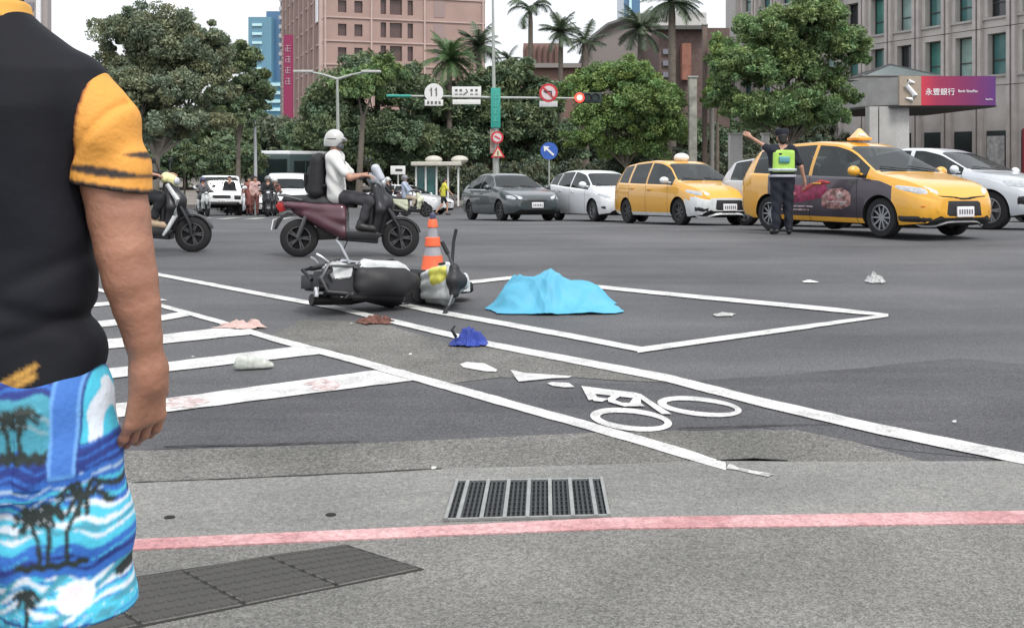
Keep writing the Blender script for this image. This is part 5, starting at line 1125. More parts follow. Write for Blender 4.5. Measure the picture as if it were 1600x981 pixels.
p_ = person('pedestrian in a reddish dress next to the pale pink pedestrian', stand(.06,.05), top=mat('cloth_red', (.25,.09,.08), .8), leg=MATS['cloth_red'], h=.02, hand=False, sleeve=.6, skirt=.4); p = GX(389, 46.5); place(p_, p.x, p.y, -90)
far_sc = make_scooter('scooter', 'small pale scooter far off behind the orange cone', mat('scooter_cream', (.50,.52,.38), .35), MATS['scooter_cream']); p = GX(640, 40); place(far_sc, p.x, p.y, -8)
p_ = person('rider in a pale blue shirt on the small far scooter', rider_pose(), top=mat('cloth_blue', (.33,.38,.47), .8), leg=mat('cloth_beige', (.38,.32,.25), .8), sleeve=1.8, head='helmet', hairm=mat('helmet_grey', (0,0,0)), h=.018, hand=False); place(p_, p.x, p.y, -8)
for i, (px_, Y_, hd_, c_, hel, lab) in enumerate(((418,41,-75,'cloth_black','helmet_grey','dark-clad rider on a scooter just left of the white van'),(428,44,-80,'cloth_rust','helmet_pale','rider in rust-brown on a scooter touching the white van'),(318,43,-60,'cloth_grey2','cone_cap','grey-clad rider on a scooter in front of the boxy off-roader'),(612,43,-20,'cloth_black','helmet_pale','black-clad rider on a scooter ahead of the maroon scooter'))):
    m_ = MATS.get(c_) or mat(c_, (.12,.12,.13), .8); fs = make_scooter('scooter', lab.replace('dark-clad rider on a scooter','scooter of the dark-clad rider').replace('rider in rust-brown on a scooter','scooter of the rust-brown rider').replace('grey-clad rider on a scooter','scooter of the grey-clad rider').replace('black-clad rider on a scooter','scooter of the black-clad rider'), (dkpl, maroon, whitep, dkpl)[i], (dkpl, dkpl, whitep, maroon)[i])
    p = GX(px_, Y_); place(fs, p.x, p.y, hd_); r_ = person(lab, rider_pose(), top=m_, leg=cl_black, sleeve=1.8, head='helmet', hairm=MATS[hel], h=.019, hand=False); place(r_, p.x, p.y, hd_)
# ================================================================== FOREGROUND MAN (seen from behind, x = right, y = ahead)
X0, Y0m, Z0 = -.895, 1.72, .10
def tz(tab, Z): return np.interp(Z, [t[0] for t in tab], [t[1] for t in tab])
def torso_f(ta, tb, cy=0.0, e=2.3):
    def f(X, Y, Z):
        a = tz(ta, Z); b = tz(tb, Z); return ((np.abs(X/a)**e+np.abs((Y-cy)/b)**e)**(1/e)-1)*np.minimum(a,b)
    return f
sa = [(.78,.205),(.87,.205),(.95,.196),(1.05,.187),(1.15,.181),(1.24,.187),(1.30,.198),(1.345,.198),(1.37,.175),(1.40,.135),(1.425,.10),(1.45,.072),(1.49,.06)]
sb = [(.78,.125),(.95,.118),(1.05,.112),(1.15,.122),(1.28,.125),(1.34,.108),(1.38,.088),(1.43,.066),(1.49,.058)]
arm_c = [((.180,0,1.29),.050),((.2265,0,1.15),.0515),((.2365,-.004,1.10),.0500),((.2475,-.010,1.045),.0465),((.2570,-.008,.995),.0440),((.2660,-.004,.950),.0385),((.2740,.004,.895),.0310),((.2790,.012,.848),.0262)]; arm_wr = A((.280,.014,.842))
def arm_prims(s):
    f = A((s,1,1)); wr = arm_wr*f; hd = A((.266*s,.030,.74)); ch = [(A(c)*f, r) for c, r in arm_c]
    return [(a[0], b[0], a[1], b[1], .004) for a, b in zip(ch, ch[1:])]+[(wr, wr-A((0,0,.02)), .029,.027,.015)]+\
      hand_prims(wr-A((0,0,.010)), hd-wr, A((-s,.55,0)), A((-s*.3,1,0)), .58, .98, .0090, 1.06)
leg_pr = []
for s in (-1,1): leg_pr += [((.085*s,0,.82),(.125*s,0,.50),.084,.060),((.125*s,0,.48),(.13*s,-.01,.10),.058,.038),((.13*s,-.02,.08),(.145*s,.15,.035),.042,.032)]
bodyp = [('f', torso_f([(z,a-.034) for z, a in sa], [(z,b-.034) for z, b in sb]), (-.2,-.13,.84), (.2,.13,1.37), .0), ('e',(0,0,.86),(.15,.075,.10)), ((0,.0,1.40),(0,.02,1.54),.058,.058), ('e',(0,.03,1.62),(.078,.098,.118)),
         ((0,.125,1.60),(0,.135,1.585),.012,.014,.01), ((.08,.03,1.60),(.083,.03,1.57),.016,.012,.01), ((-.08,.03,1.60),(-.083,.03,1.57),.016,.012,.01)]+leg_pr
V1, Q1 = surf(bodyp, .010, .03, cut=None); V2, Q2 = surf(arm_prims(1), .0034, .02); V3, Q3 = surf(arm_prims(-1), .006, .02)
me = nm('person', np.vstack([V1,V2,V3]), np.vstack([Q1,Q2+len(V1),Q3+len(V1)+len(V2)]))
man = link_mesh(me, 'person', mat('skin_forearm', (.315,.150,.095), .5, 0, .24, 13, sub=.05, bump=.22, bs=70)); tag(man, 'man in the foreground seen from behind, black and yellow T-shirt and printed blue beach shorts', 'person')
man.location = (X0, Y0m, Z0)
def folds(X, Y, Z):
    d = .0035*np.sin(38*Z+26*X+2.5*np.sin(9*X+5*Z))*np.clip((1.05-Z)*4,0.15,1)+.006*np.sin(17*Z-30*X+1.5*np.sin(14*Z))*np.clip(1-np.abs(Z-.93)*5,0,1)
    d += .004*np.sin(45*X+14*Z+2*np.sin(8*Z))*np.clip((Z-1.1)*4,0,1)
    d += .010*np.exp(-((Z-.90-.28*(X-.05))/.014)**2)*np.sin(3+8*X)-.010*np.exp(-((Z-.955+.33*(X-.1))/.016)**2)-.008*np.exp(-((Z-1.02-.5*(X-.15))/.018)**2)*np.clip(X*8,0,1)
    return -d*.5
def hem(X, Y, Z): return (.808+.055*np.clip((np.abs(X)-.12)/.09,0,1)**2+.004*np.sin(22*X))-Z
def shirt_col(V):
    x, y, z = V.T; C = np.tile([.006,.0065,.0105], (len(V),1))
    seam = 1.365-(.208-np.abs(x))*4.2
    for o_ in (0,-.014):          # gold diagonal stripes near the hem
        s_ = z-(.838+o_+.57*(x-.095)); m_ = (s_ > 0) & (s_ < .0085) & (x < .140) & (x > .02) & (y < 0); C[m_] = [.66,.36,.08]
    return C
shirt = smesh('shirt', [('f', torso_f(sa, sb), (-.21,-.13,.78), (.21,.13,1.46), .0), ((.155,0,1.312),(.195,0,1.25),.058,.060,.02), ((-.155,0,1.312),(-.195,0,1.25),.058,.060,.02)], .0046, mat('shirt_cloth', (0,0,0), .75, 0, .12, 5, attr=True, bump=.12, bs=45, spec=.28), man, .02, disp=folds, cut=lambda X,Y,Z: np.maximum(hem(X,Y,Z), np.abs(X)-.226-(Z-1.30)*.02*0), colf=shirt_col)
def slv(s):
    def cf(V):
        x, y, z = V.T; x = x*s; C = np.tile([.70,.315,.055], (len(V),1)); t = (z-1.155-(x-.21)*-.16)
        m_ = (t < .003); C[m_] = [.03,.022,.02]
        m_ = np.abs(z-(1.184-(x-.17)*.15)) < .0016+.0065*np.sin(math.pi*np.clip((x-.155)/.14,0,1)); C[m_] = [.03,.022,.02]
        m_ = (np.abs(z-1.203) < np.clip((x-.255)*.22,0,.01)); C[m_] = [.03,.022,.02]
        sm = np.abs((x-.202)-(z-1.35)*.165) < .0055; C[sm & (z > 1.18)] = [.22,.06,.02]
        return C
    a0_ = A((.158*s,0,1.318)); a1_ = A((.200*s,.0,1.25)); a2_ = A((.231*s,-.002,1.13))
    fd_ = lambda X,Y,Z: -(.003*np.sin(55*Z+40*X*s)+.004*np.sin(30*Z-70*X*s+2*np.sin(20*Z)))*np.clip((1.33-Z)*8,0,1)-.006*np.exp(-((Z-1.245-1.2*(X*s-.215))/.010)**2)*((Y<0)*1.0)*(-1)
    smesh('sleeve', [(a0_, a1_, .058, .0625), (a1_, a2_, .0625, .0615)], .0032, mat('sleeve_cloth', (0,0,0), .75, 0, .06, 5, attr=True, bump=.3, bs=60), man, .03, disp=fd_,
        cut=lambda X,Y,Z: np.maximum(1.150-.16*(X*s-.21)-Z, ((.2025+(Z-1.35)*.165)-X*s)), colf=cf)
slv(1); slv(-1)
smesh('collar', [('f', torso_f([(1.40,.098),(1.44,.082),(1.5,.07)],[(1.40,.088),(1.44,.073),(1.5,.065)]), (-.11,-.09,1.40),(.11,.09,1.47),0)], .006, mat('collar_gold', (.68,.36,.07), .8), man, 0, cut=lambda X,Y,Z: np.maximum(1.418-Z-.10*Y, Z-1.462))
smesh('hair', [('e',(0,.015,1.645),(.088,.105,.105)),((0,-.03,1.60),(0,-.03,1.55),.07,.06)], .01, hair, man, .03, cut=lambda X,Y,Z: Y-.10)
for s in (-1,1): mb = MB(); mb.ball((.032*s,.115,1.63), (.022,.018,.012)); mb.to('eye', eye_m, man)
for s in (-1,1): smesh('shoe', [((.13*s,-.03,.06),(.145*s,.16,.04),.05,.042)], .01, shoe_b, man, .02)
# printed beach shorts: the colour pattern belongs to the cloth
def seg_d(u, v, a, b):
    a = A(a,float); b = A(b,float); d = b-a; t = np.clip(((u-a[0])*d[0]+(v-a[1])*d[1])/(d@d), 0, 1); return np.hypot(u-a[0]-t*d[0], v-a[1]-t*d[1])
def shorts_col(V):
    x, y, z = V.T; s = 1000.0
    u = 800+(x+X0)*F/1.615; v = HY+(CH-Z0-z)*F/1.615; n = len(V)
    u = np.where(x < .02, 60+((-x)*900) % 190, u)
    w1 = np.sin(u*.045+v*.02)+.6*np.sin(u*.11+1.3+v*.03)+.4*np.sin(u*.023-.8); q = v+w1*7; w2 = np.sin(q*.33+np.sin(u*.05)*1.6)+.5*np.sin(q*.71+u*.06)
    w3 = np.sin(u*.09+q*.05+2*np.sin(q*.04))
    c = lambda *k: np.tile(k, (n,1)); C = c(.03,.11,.42)
    white, cyan_, teal, blue, navy = [.66,.72,.80], [.07,.50,.68], [.06,.30,.40], [.03,.14,.50], [.015,.035,.20]
    def put(m, k): C[m] = k
    put((q > 625) & (q < 705), teal); put((q > 640) & (q < 672) & (w2 > .5), [.22,.36,.42]); put((q < 626), navy); put((q < 620) & (w2 > .5), blue)
    colm = (u > 112) & (u < 172) & (v < 745); put(colm, cyan_); put(colm & (w3*.5+np.sin(u*.21+.5*np.sin(v*.05)) > .35), white); put((u > 172) & (v < 720), blue); put((u > 168) & (v < 705) & (w3 > .75), [.35,.50,.66]); put((u > 176) & (v < 690) & (w3 < -.5), teal)
    put((q > 705) & (q < 752), navy); put((q > 705) & (q < 752) & (w2 > .75), blue)
    put((q > 752) & (q < 800), blue); put((q > 752) & (q < 802) & (w2 > .75), [.40,.55,.72]); put((q > 770) & (q < 812) & (w2 < -.7), cyan_)
    put((q > 800) & (q < 858), cyan_); put((q > 800) & (q < 858) & (w2 > .15), white); put((q > 826) & (q < 858) & (w2 < -.3), teal)
    put((q > 842) & (q < 862), cyan_); put((q > 858) & (q < 905), blue); put((q > 874) & (q < 892) & (w2 < .1), navy); put((q > 862) & (q < 876) & (w2 > .9), cyan_)
    put((q > 905) & (q < 1000), white); put((q > 905) & (w2 < .1), cyan_); put((q > 905) & (w2 < -.9), blue); put((q > 905) & (w3 > .75), teal); put(((u-112)**2+(v-937)**2 < 24**2), white); put(((u-108)**2+(v-934)**2 < 15**2), [.70,.62,.70])
    put((q > 965) & (w2 > .3), cyan_); put((q > 1000), blue)
    st = (u > 75) & (u < 110) & (v < 752) & (v > 560); put(st, [.05,.17,.52]); put(st & ((u < 79) | (u > 106)), [.14,.34,.70]); put(st & (v > 744), [.10,.30,.66])
    dark = [.018,.028,.026]
    def palm_(base, tips, R_):
        for tx, ty, bend in tips:
            m_ = ((base[0]+tx)/2+bend, (base[1]+ty)/2); d = np.minimum(seg_d(u,v,base,m_), seg_d(u,v,m_,(tx,ty))); put(d < 3.4, dark)
            for a in range(0,360,33):
                a2 = a+13*math.sin(a+tx); ex, ey = tx+R_*math.cos(R(a2)), ty+R_*.62*math.sin(R(a2))-R_*.12; mx2, my2 = tx+R_*.55*math.cos(R(a2)), ty+R_*.42*math.sin(R(a2))-R_*.32
                d = np.minimum(seg_d(u,v,(tx,ty),(mx2,my2)), seg_d(u,v,(mx2,my2),(ex,ey+R_*.25))); jag = 2.0+1.5*np.sin((u+v)*1.1); put(d < jag+1.3, dark)
    palm_((66,882),[(48,812,6)],27); palm_((76,882),[(72,805,5)],24); palm_((102,882),[(118,785,-8)],36)
    put((np.abs(v-884-2*np.sin(u*.3)) < 5.5) & (u > 28) & (u < 128), dark)
    palm_((20,712),[(14,654,3)],20); palm_((38,712),[(42,650,-3)],22); put((np.abs(v-714-3*np.sin(u*.4)) < 9) & (u < 74), dark)
    palm_((186,955),[(178,914,3)],22); palm_((196,958),[(203,926,-3)],17); palm_((42,990),[(44,932,4)],20); palm_((174,735),[(172,700,0)],14); palm_((170,650),[(162,635,0)],17)
    put(np.abs(z-(.452+.012*np.sin(9*np.abs(x)+1))) < .0022, navy); put((np.abs(u-111.5) < 1.2) & (v < 752), navy); put((np.abs(v-752) < 1.5) & (u > 74) & (u < 112), navy)
    grn = (np.abs(v-700) < 8) & (u > 165) & (u < 188); put(grn & (w3 > 0), [.12,.16,.04])
    return C
def shf(X, Y, Z):
    d = .0045*np.sin(30*X*np.sign(X)+9*Z+1.5*np.sin(12*Z))*np.clip((.85-Z)*3,0,1)+.003*np.sin(52*Z+20*X+2*np.sin(20*X)); d += .004*((np.abs(X-.135) < .019) & (Z > .675) & (Z < .80) & (Y < 0)); return -d
shp = [('f', torso_f([(.66,.20),(.80,.205),(.90,.190)],[(.66,.14),(.80,.130),(.90,.118)]), (-.21,-.14,.70), (.21,.14,.88), .03)]
for s in (-1,1): shp += [((.105*s,0,.76),(.148*s,.0,.46),.118,.108,.02), ((.135*s,0,.60),(.158*s,0,.43),.108,.102,.02)]
smesh('shorts', shp, .0029, mat('shorts_print', (0,0,0), .75, 0, .05, 5, attr=True, bump=.25, bs=70), man, .02, disp=shf, cut=lambda X,Y,Z: np.maximum(.436+.012*np.sin(9*X+1)-.05*Y+.12*(np.abs(X)-.15)-Z, Z-.875), colf=shorts_col)
# ================================================================== STREET FURNITURE
galv = mat('galvanised', (.36,.38,.35), .5, .3, .12, 6); teal_p = mat('sign_teal', (.03,.30,.24), .4); white_s = mat('sign_white', (.68,.68,.66), .45, 0, .06, 5); ink = mat('sign_ink', (.03,.03,.035), .6); red_s = mat('sign_red', (.50,.03,.04), .45); blue_s = mat('sign_blue', (.03,.10,.40), .45)
def disc(c, r, m, name, parent, t=.03, n=32, seg=None):
    mb = MB(); mb.lathe([(.001,-t/2),(r,-t/2),(r,t/2),(.001,t/2)], n, c, 'Y', cap=False); return mb.to(name, m, parent)
YM = 50.0; b0 = GX(775, YM); mast = empty('signal_mast', tuple(b0), 'tall pale mast with a horizontal arm and green name box, centre background', 'signal mast')
def L(px, py, Y=YM, o=b0): return P(px, py, Y)-o
mb = MB(); zt_ = L(770,-6).z; mb.tube([(0,0,0),(0,0,L(775,200).z)], [.17,.15], 14); mb.tube([L(772,165),L(770,-6)], [.10,.05], 12); mb.to('pole', galv, mast)
mb = MB(); a_, b_ = L(606,150), L(905,154); mb.tube([a_, L(700,151), L(775,153), b_], [.045,.06,.07,.045], 10); mb.to('arm', galv, mast)
mb = MB(); a_, b_ = L(606,150), L(642,150.3); mb.tube([a_-Vector((.05,.0,0)), b_], .07, 10); mb.to('arm_tip', teal_p, mast)
a_, b_ = L(767,138), L(782,200); mb = MB(); mb.box(((a_.x+b_.x)/2, -.12, (a_.z+b_.z)/2), (b_.x-a_.x, .22, a_.z-b_.z), bev=.02); nb_ = mb.to('name_box', teal_p, mast)
mb = MB()
for i in range(4): zc = a_.z-.35-i*.36; mb.box(((a_.x+b_.x)/2,-.24,zc),(.22,.01,.03)); mb.box(((a_.x+b_.x)/2-.02,-.241,zc-.08),(.03,.012,.19)); mb.box(((a_.x+b_.x)/2,-.242,zc-.17),(.26,.014,.025))
mb.to('characters', mat('char_green', (.10,.42,.36), .5), nb_)
a_, b_ = L(768,202), L(776,240); mb = MB(); mb.box(((a_.x+b_.x)/2-.1,-.05,(a_.z+b_.z)/2),(.2,.18,a_.z-b_.z), bev=.02); mb.to('control_box', mat('box_brownish', (.30,.24,.21), .7), mast)
def hang(name, lab, cat, px, py, off=-.16): c_ = P(px, py, YM+off); return empty(name, tuple(c_), lab, cat), c_
e_, c_ = hang('traffic_sign', 'round white sign with two black strokes over a small plate', 'sign', 678, 146)
disc((0,0,.02), .46, white_s, 'sign_disc', e_)
mb = MB()
for x_ in (-.12,.12): mb.box((x_,-.02,.06),(.06,.02,.42)); mb.box((x_-.04,-.021,.17),(.08,.02,.05))
mb.to('sign_symbol', mat('ink_soft', (.12,.11,.10), .6), e_); mb = MB(); mb.box((0,.01,-.46),(.9,.03,.30), bev=.01); pl_ = mb.to('plate', white_s, e_)
mb = MB()
for x_ in (-.28,-.1,.1,.28): mb.box((x_,-.012,-.46),(.10,.01,.14))
mb.to('plate_marks', mat('ink_soft', (0,0,0)), pl_)
e_, c_ = hang('traffic_sign', 'rectangular two-row white sign on the mast arm', 'sign', 729, 146)
mb = MB(); mb.box((0,0,.06),(1.42,.03,.52), bev=.01); mb.to('panel', white_s, e_); mb = MB(); mb.box((0,0,-.42),(1.36,.03,.24), bev=.01); mb.to('lower_panel', white_s, e_)
mb = MB()
for x_ in (-.5,-.28,.25,.48): mb.box((x_,-.02,.14),(.12,.01,.12)); mb.box((x_,-.021,-.05),(.14,.01,.05))
mb.tube([(-.15,-.03,-.08),(.05,-.03,.08),(-.02,-.03,.2)], .03, 6); mb.to('sign_symbol', mat('ink_soft', (0,0,0)), e_)
e_, c_ = hang('traffic_sign', 'round no-turn sign with a red rim and slash over a small plate', 'sign', 857, 146)
disc((0,0,.02), .45, red_s, 'sign_rim', e_); disc((0,-.012,.02), .34, mat('sign_pinkish', (.60,.50,.50), .5), 'sign_disc', e_)
mb = MB(); mb.tube([(.14,-.035,-.16),(.14,-.035,.08),(-.12,-.035,.10)], .035, 6); mb.poly([(-.26,-.045,.10),(-.08,-.045,.22),(-.08,-.045,-.02)]); mb.to('sign_symbol', ink, e_)
mb = MB(); mb.box((0,-.05,.02),(.76,.012,.085), rotY(45)); mb.to('slash', red_s, e_); mb = MB(); mb.box((0,.01,-.52),(.88,.03,.28), bev=.01); mb.to('plate', mat('plate_dull', (.50,.50,.50), .5), e_)
e_, c_ = hang('traffic_light', 'traffic light showing red at the right end of the mast arm', 'traffic light', 911, 153)
mb = MB(); mb.box((.28,.12,0),(1.3,.22,.52), bev=.05); mb.to('housing', mat('signal_dark', (.02,.035,.03), .5), e_)
red_on = mat('red_lamp', (1,.03,.02), .3, var=0, emit=3.5); core = mat('red_core', (1,.42,.32), .3, var=0, emit=2.2)
disc((-.17,-.02,0), .23, red_on, 'red_light', e_, .04); disc((-.17,-.05,0), .13, core, 'lamp_core', e_, .03); 
for x_ in (.22,.60): disc((x_,0,0), .15, mat('lamp_off', (.015,.05,.04), .2), 'unlit_lamp', e_, .03)
for x_ in (.22,.60):
    mb = MB(); mb.lathe([(.19,-.22),(.20,-.22),(.20,.02),(.19,.02),(.19,-.22)], 20, (x_,0,0), 'Y', cap=False); bmesh.ops.delete(mb.bm, geom=[f for f in mb.bm.faces if f.calc_center_median().z < -.05], context='FACES'); mb.to('hood', MATS['signal_dark'], e_)
e_, c_ = hang('traffic_sign', 'round red-rimmed sign low on the mast', 'sign', 777, 215, -.28)
disc((0,0,0), .30, red_s, 'sign_rim', e_); disc((0,-.012,0), .21, MATS['sign_pinkish'], 'sign_disc', e_); mb = MB(); mb.box((0,-.04,0),(.30,.01,.07),rotY(30)); mb.to('sign_symbol', red_s, e_)
e_, c_ = hang('traffic_sign', 'triangular warning sign on the mast under the round red-rimmed sign', 'sign', 778, 240, -.28)
for r_, y_, m_, n_ in ((.40,0,red_s,'sign_rim'),(.27,-.02,mat('sign_cream', (.62,.50,.36), .5),'sign_face')):
    mb = MB(); a3 = [(r_*math.sin(R(a)), r_*math.cos(R(a))) for a in (0,120,240)]; mb.slab([(x,z) for x, z in a3], .03, 0, yc=y_); mb.to(n_, m_, e_)
mb = MB(); mb.box((0,-.04,.0),(.05,.01,.2)); mb.to('sign_symbol', ink, e_)
# blue arrow sign
b0 = GX(858, 47); bs_ = empty('traffic_sign', tuple(b0), 'round blue sign with a white diagonal arrow behind the white hatchback', 'sign'); zc = P(858,236,47).z-b0.z
mb = MB(); mb.tube([(0,0,0),(0,0,zc+.35)], .035, 8); mb.to('post', galv, bs_); disc((0,-.06,zc), .40, blue_s, 'sign_disc', bs_); mb = MB(); mb.box((.04,-.085,zc-.04),(.46,.012,.09),rotY(42)); mb.poly([(-.26,-.095,zc+.22),(.02,-.095,zc+.20),(-.22,-.095,zc-.04)]); mb.to('arrow', white_s, bs_)
# double street lamp
b0 = GX(529, 49); sl = empty('street_lamp', tuple(b0), 'slim double-armed street lamp standing behind the scooter rider', 'street lamp'); s = 49/F
def q(px, py): v = P(px, py, 49)-b0; return (v.x, v.y, v.z)
mb = MB(); mb.tube([(0,0,0),q(528,200),q(527,122)], [.12,.085,.06], 12); mb.to('pole', galv, sl)
for pts in (((527,124),(505,117),(474,111)), ((527,124),(550,117),(580,111))): mb = MB(); mb.tube([q(*p) for p in pts], [.07,.05,.05], 8); ar = mb.to('arm', galv, sl); mb = MB(); x_, y_, z_ = q(*pts[-1]); mb.box((x_,y_,z_-.03),(.95,.30,.12), bev=.05); mb.to('lamp_head', mat('lamp_grey', (.45,.45,.43), .5), ar)
# slim pole with blue panel, left
b0 = GX(400, 48); bp_ = empty('pole', tuple(b0), 'thin pale grey pole rising in front of the left hedge', 'pole'); mb = MB(); mb.tube([(0,0,0),tuple(P(399,232,48)-b0),tuple(P(398,178,48)-b0)], [.09,.07,.05], 10); mb.to('shaft', mat('pole_pale', (.42,.44,.46), .5, .2), bp_); mb = MB(); mb.ball(tuple(P(398,177,48)-b0), (.2,.2,.14)); mb.to('cap', galv, bp_)
# utility columns on the right
for px_, y0_, w_, Y_, m_, lab in ((1082,122,.42,55,mat('column_mottled', (.26,.26,.22), .8, 0, .5, 2.2),'mottled grey-green column below the orange-red brick pier'), (1101,40,.26,57,mat('column_brown', (.13,.095,.08), .8),'dark brown square column right of the mottled column'), (1112,70,.16,58,mat('column_grey', (.20,.19,.17), .8),'thin grey-brown pole beside the dark brown column')):
    b0 = GX(px_, Y_); t_ = P(px_, y0_, Y_).z-b0.z; e_ = empty('column', tuple(b0), lab, 'column'); mb = MB(); mb.box((0,0,t_/2),(w_,w_,t_), bev=.03) if px_ != 1112 else mb.tube([(0,0,0),(0,0,t_)], [w_,w_*.8], 10); mb.to('shaft', m_, e_); mb = MB(); mb.box((0,0,t_+.04),(w_*1.3,w_*1.3,.08), bev=.01); mb.to('cap', galv, e_)
# bus shelter
b0 = GX(682, 58.5); b0.z += .15; bsh = empty('bus_shelter', tuple(b0), 'bus shelter with a pale flat roof and white posts behind the dark sedan', 'bus shelter'); s = 58.5/F; rz_ = P(680,256,58.5).z-b0.z
mb = MB(); mb.box((0,.4,rz_),(78*s,1.6,.22), bev=.04); mb.to('roof', mat('shelter_cream', (.50,.48,.42), .7), bsh)
for x_ in (650,665,682,700,716): mb = MB(); v = (x_-682)*s; mb.box((v,.1,rz_/2-.1),(.10,.10,rz_-.1)); mb.to('post', white_s, bsh)
for a_, b_ in ((650,665),(665,682)): mb = MB(); mb.box((((a_+b_)/2-682)*s,.3,rz_*.5),((b_-a_)*s-.1,.03,rz_*.8)); mb.to('glass_panel', glass_teal, bsh)
mb = MB(); mb.box((0,.9,.5),(2.4,.4,.08)); [mb.box((x_,.9,.25),(.07,.35,.46)) for x_ in (-1,1)]; mb.to('bench', mat('bench_grey', (.25,.25,.24), .7), bsh)
mb = MB(); [mb.ball((x_,.5,rz_+.22),(1.0,.9,.5)) for x_ in (-.2,1.3)]; mb.to('roof_dome', MATS['shelter_cream'], bsh)
b0 = GX(622, 50); e_ = empty('notice_board', tuple(b0), 'small white board on a post beside the bus shelter', 'sign'); z_ = P(622,266,50).z-b0.z; mb = MB(); mb.tube([(0,0,0),(0,0,z_)], .04, 8); mb.to('post', galv, e_); mb = MB(); mb.box((0,-.06,z_),(.72,.05,.42), bev=.02); bo = mb.to('board', white_s, e_); mb = MB(); mb.box((.05,-.09,z_),(.34,.01,.12)); mb.to('board_symbol', ink, bo)
# ================================================================== DRAIN GRATE
TL, TR, BR, BL = [G(*p) for p in ((712,755),(943,752),(955,811),(693,818))]
def bil(u, v): return TL.lerp(TR, u).lerp(BL.lerp(BR, u), v)
gr = empty('drain_grate', tuple(bil(.5,.5)), 'dark steel drain grate with pale bars in the gutter beside the pink kerb', 'drain grate'); o_ = bil(.5,.5)
mb = MB(); mb.poly([(p.x-o_.x, p.y-o_.y, .0072) for p in (BL,BR,TR,TL)]); mb.to('pit', under_m, gr, flat=True)
def bar(mb, u0, v0, u1, v1, w_, z, hgt):
    a, b = bil(u0,v0)-o_, bil(u1,v1)-o_; d = b-a; an = math.atan2(d.y, d.x); c_ = (a+b)/2; mb.box((c_.x,c_.y,z), (d.length,w_,hgt), Matrix.Rotation(an,3,'Z'))
mb = MB(); N = 34
for i in range(N): bar(mb, (i+.5)/N, .03, (i+.5)/N, .97, .0085, .0115, .006)
for j in range(9): bar(mb, .01, (j+.5)/9, .99, (j+.5)/9, .005, .0095, .004)
mb.to('bars', mat('grate_steel', (.045,.05,.053), .5, .6, .3, 30), gr)
mb = MB()
for i, u_ in enumerate((.085,.222,.36,.497,.635,.77,.91)): bar(mb, u_, 0, u_, 1, .014, .0125+.0002*i, .010)
for u_ in (.012,.985): bar(mb, u_, 0, u_, 1, .012, .0140, .012)
for v_ in (.015,.985): bar(mb, 0, v_, 1, v_, .012, .0115, .009)
mb.to('frame', mat('frame_galv', (.30,.31,.30), .5, .4, .2, 20), gr)
# ================================================================== TACTILE SLABS
tiles = (((415,866),(535,850),(658,887),(530,914),'right-hand end'), ((284,889),(413,866.5),(528,914.5),(385,943),'second from the right'), ((128,912),(282,889.5),(383,943.5),(222,975),'third from the right'), ((-60,944),(126,912.5),(220,975.5),(40,1012),'fourth from the right, by the shorts of the man'))
for a, b, c, d, pos in tiles:
    a, b, c, d = [G(*p, z=.1) for p in (a,b,c,d)]; o_ = (a+b+c+d)/4
    def bl(u, v): return a.lerp(b, u).lerp(d.lerp(c, u), v)-o_
    mb = MB(); base = [bl(.016,.016), bl(.984,.016), bl(.984,.984), bl(.016,.984)]; mb.prism([(p.x,p.y,-.03) for p in base[::-1]], .034)
    es = [e for e in mb.bm.edges if all(v.co.z > 0 for v in e.verts)]; bmesh.ops.bevel(mb.bm, geom=es, offset=.003, segments=1, affect='EDGES')
    nu_, nv_ = 9, 7
    for i in range(nu_):
        for j in range(nv_):
            p = bl((i+.5)/nu_, (j+.5)/nv_); nf = len(mb.bm.faces); mb.lathe([(.0115,.003),(.010,.0062),(.006,.0074)], 12, (p.x,p.y,0), 'Z', cap=True)
            mb.bm.faces.ensure_lookup_table()
            for f_ in mb.bm.faces[nf:]: f_.material_index = 1
    o = mb.to('tactile_slab', [M_['slabgrey'], MATS.get('stud_dark') or mat('stud_dark', (.05,.048,.045), .8)]); o.location = (o_.x, o_.y, .096); tag(o, f'dark grey studded tactile slab, {pos} of the strip', 'paving slab', 'tactile slabs set into the pavement')
# dark joint around the strip
J_ = [G(*p, z=.1) for p in ((-70,942),(540,848.5),(664,887.5),(30,1016))]
sheet('slab_joint', J_[::-1], .0975, MATS['crack_dark'])
for px_, py_, z_ in ((265,811,.0105),(517,807,.0105),(268,811.5,.0)):
    if not z_: continue
    c_ = G(px_, py_); mb = MB(); mb.lathe([(.001,0),(.020,.0),(.018,.002),(.001,.002)], 14, (0,0,0), 'Z', cap=False); o = mb.to('drain_hole_disc', under_m); o.scale = (1,.8,1); o.location = (c_.x, c_.y, .008); tag(o, 'small black disc standing for an open drain hole in the gutter, ' + ('left' if px_ < 300 else 'just left of the drain grate'), 'drain hole', 'small gutter drain holes')  # black disc stands in for the shade inside an open drain hole
# ================================================================== THINGS LYING ON THE ROAD
def lump(name, label, cat, px, py, prims, m, h=.008, k=.02, rz=0, disp=None, colf=None):
    c_ = G(px, py); o = smesh(name, prims, h, m, None, k, disp=disp, cut=lambda X,Y,Z: -Z, colf=colf); o.location = (c_.x, c_.y, .006); o.rotation_euler.z = R(rz); return tag(o, label, cat)
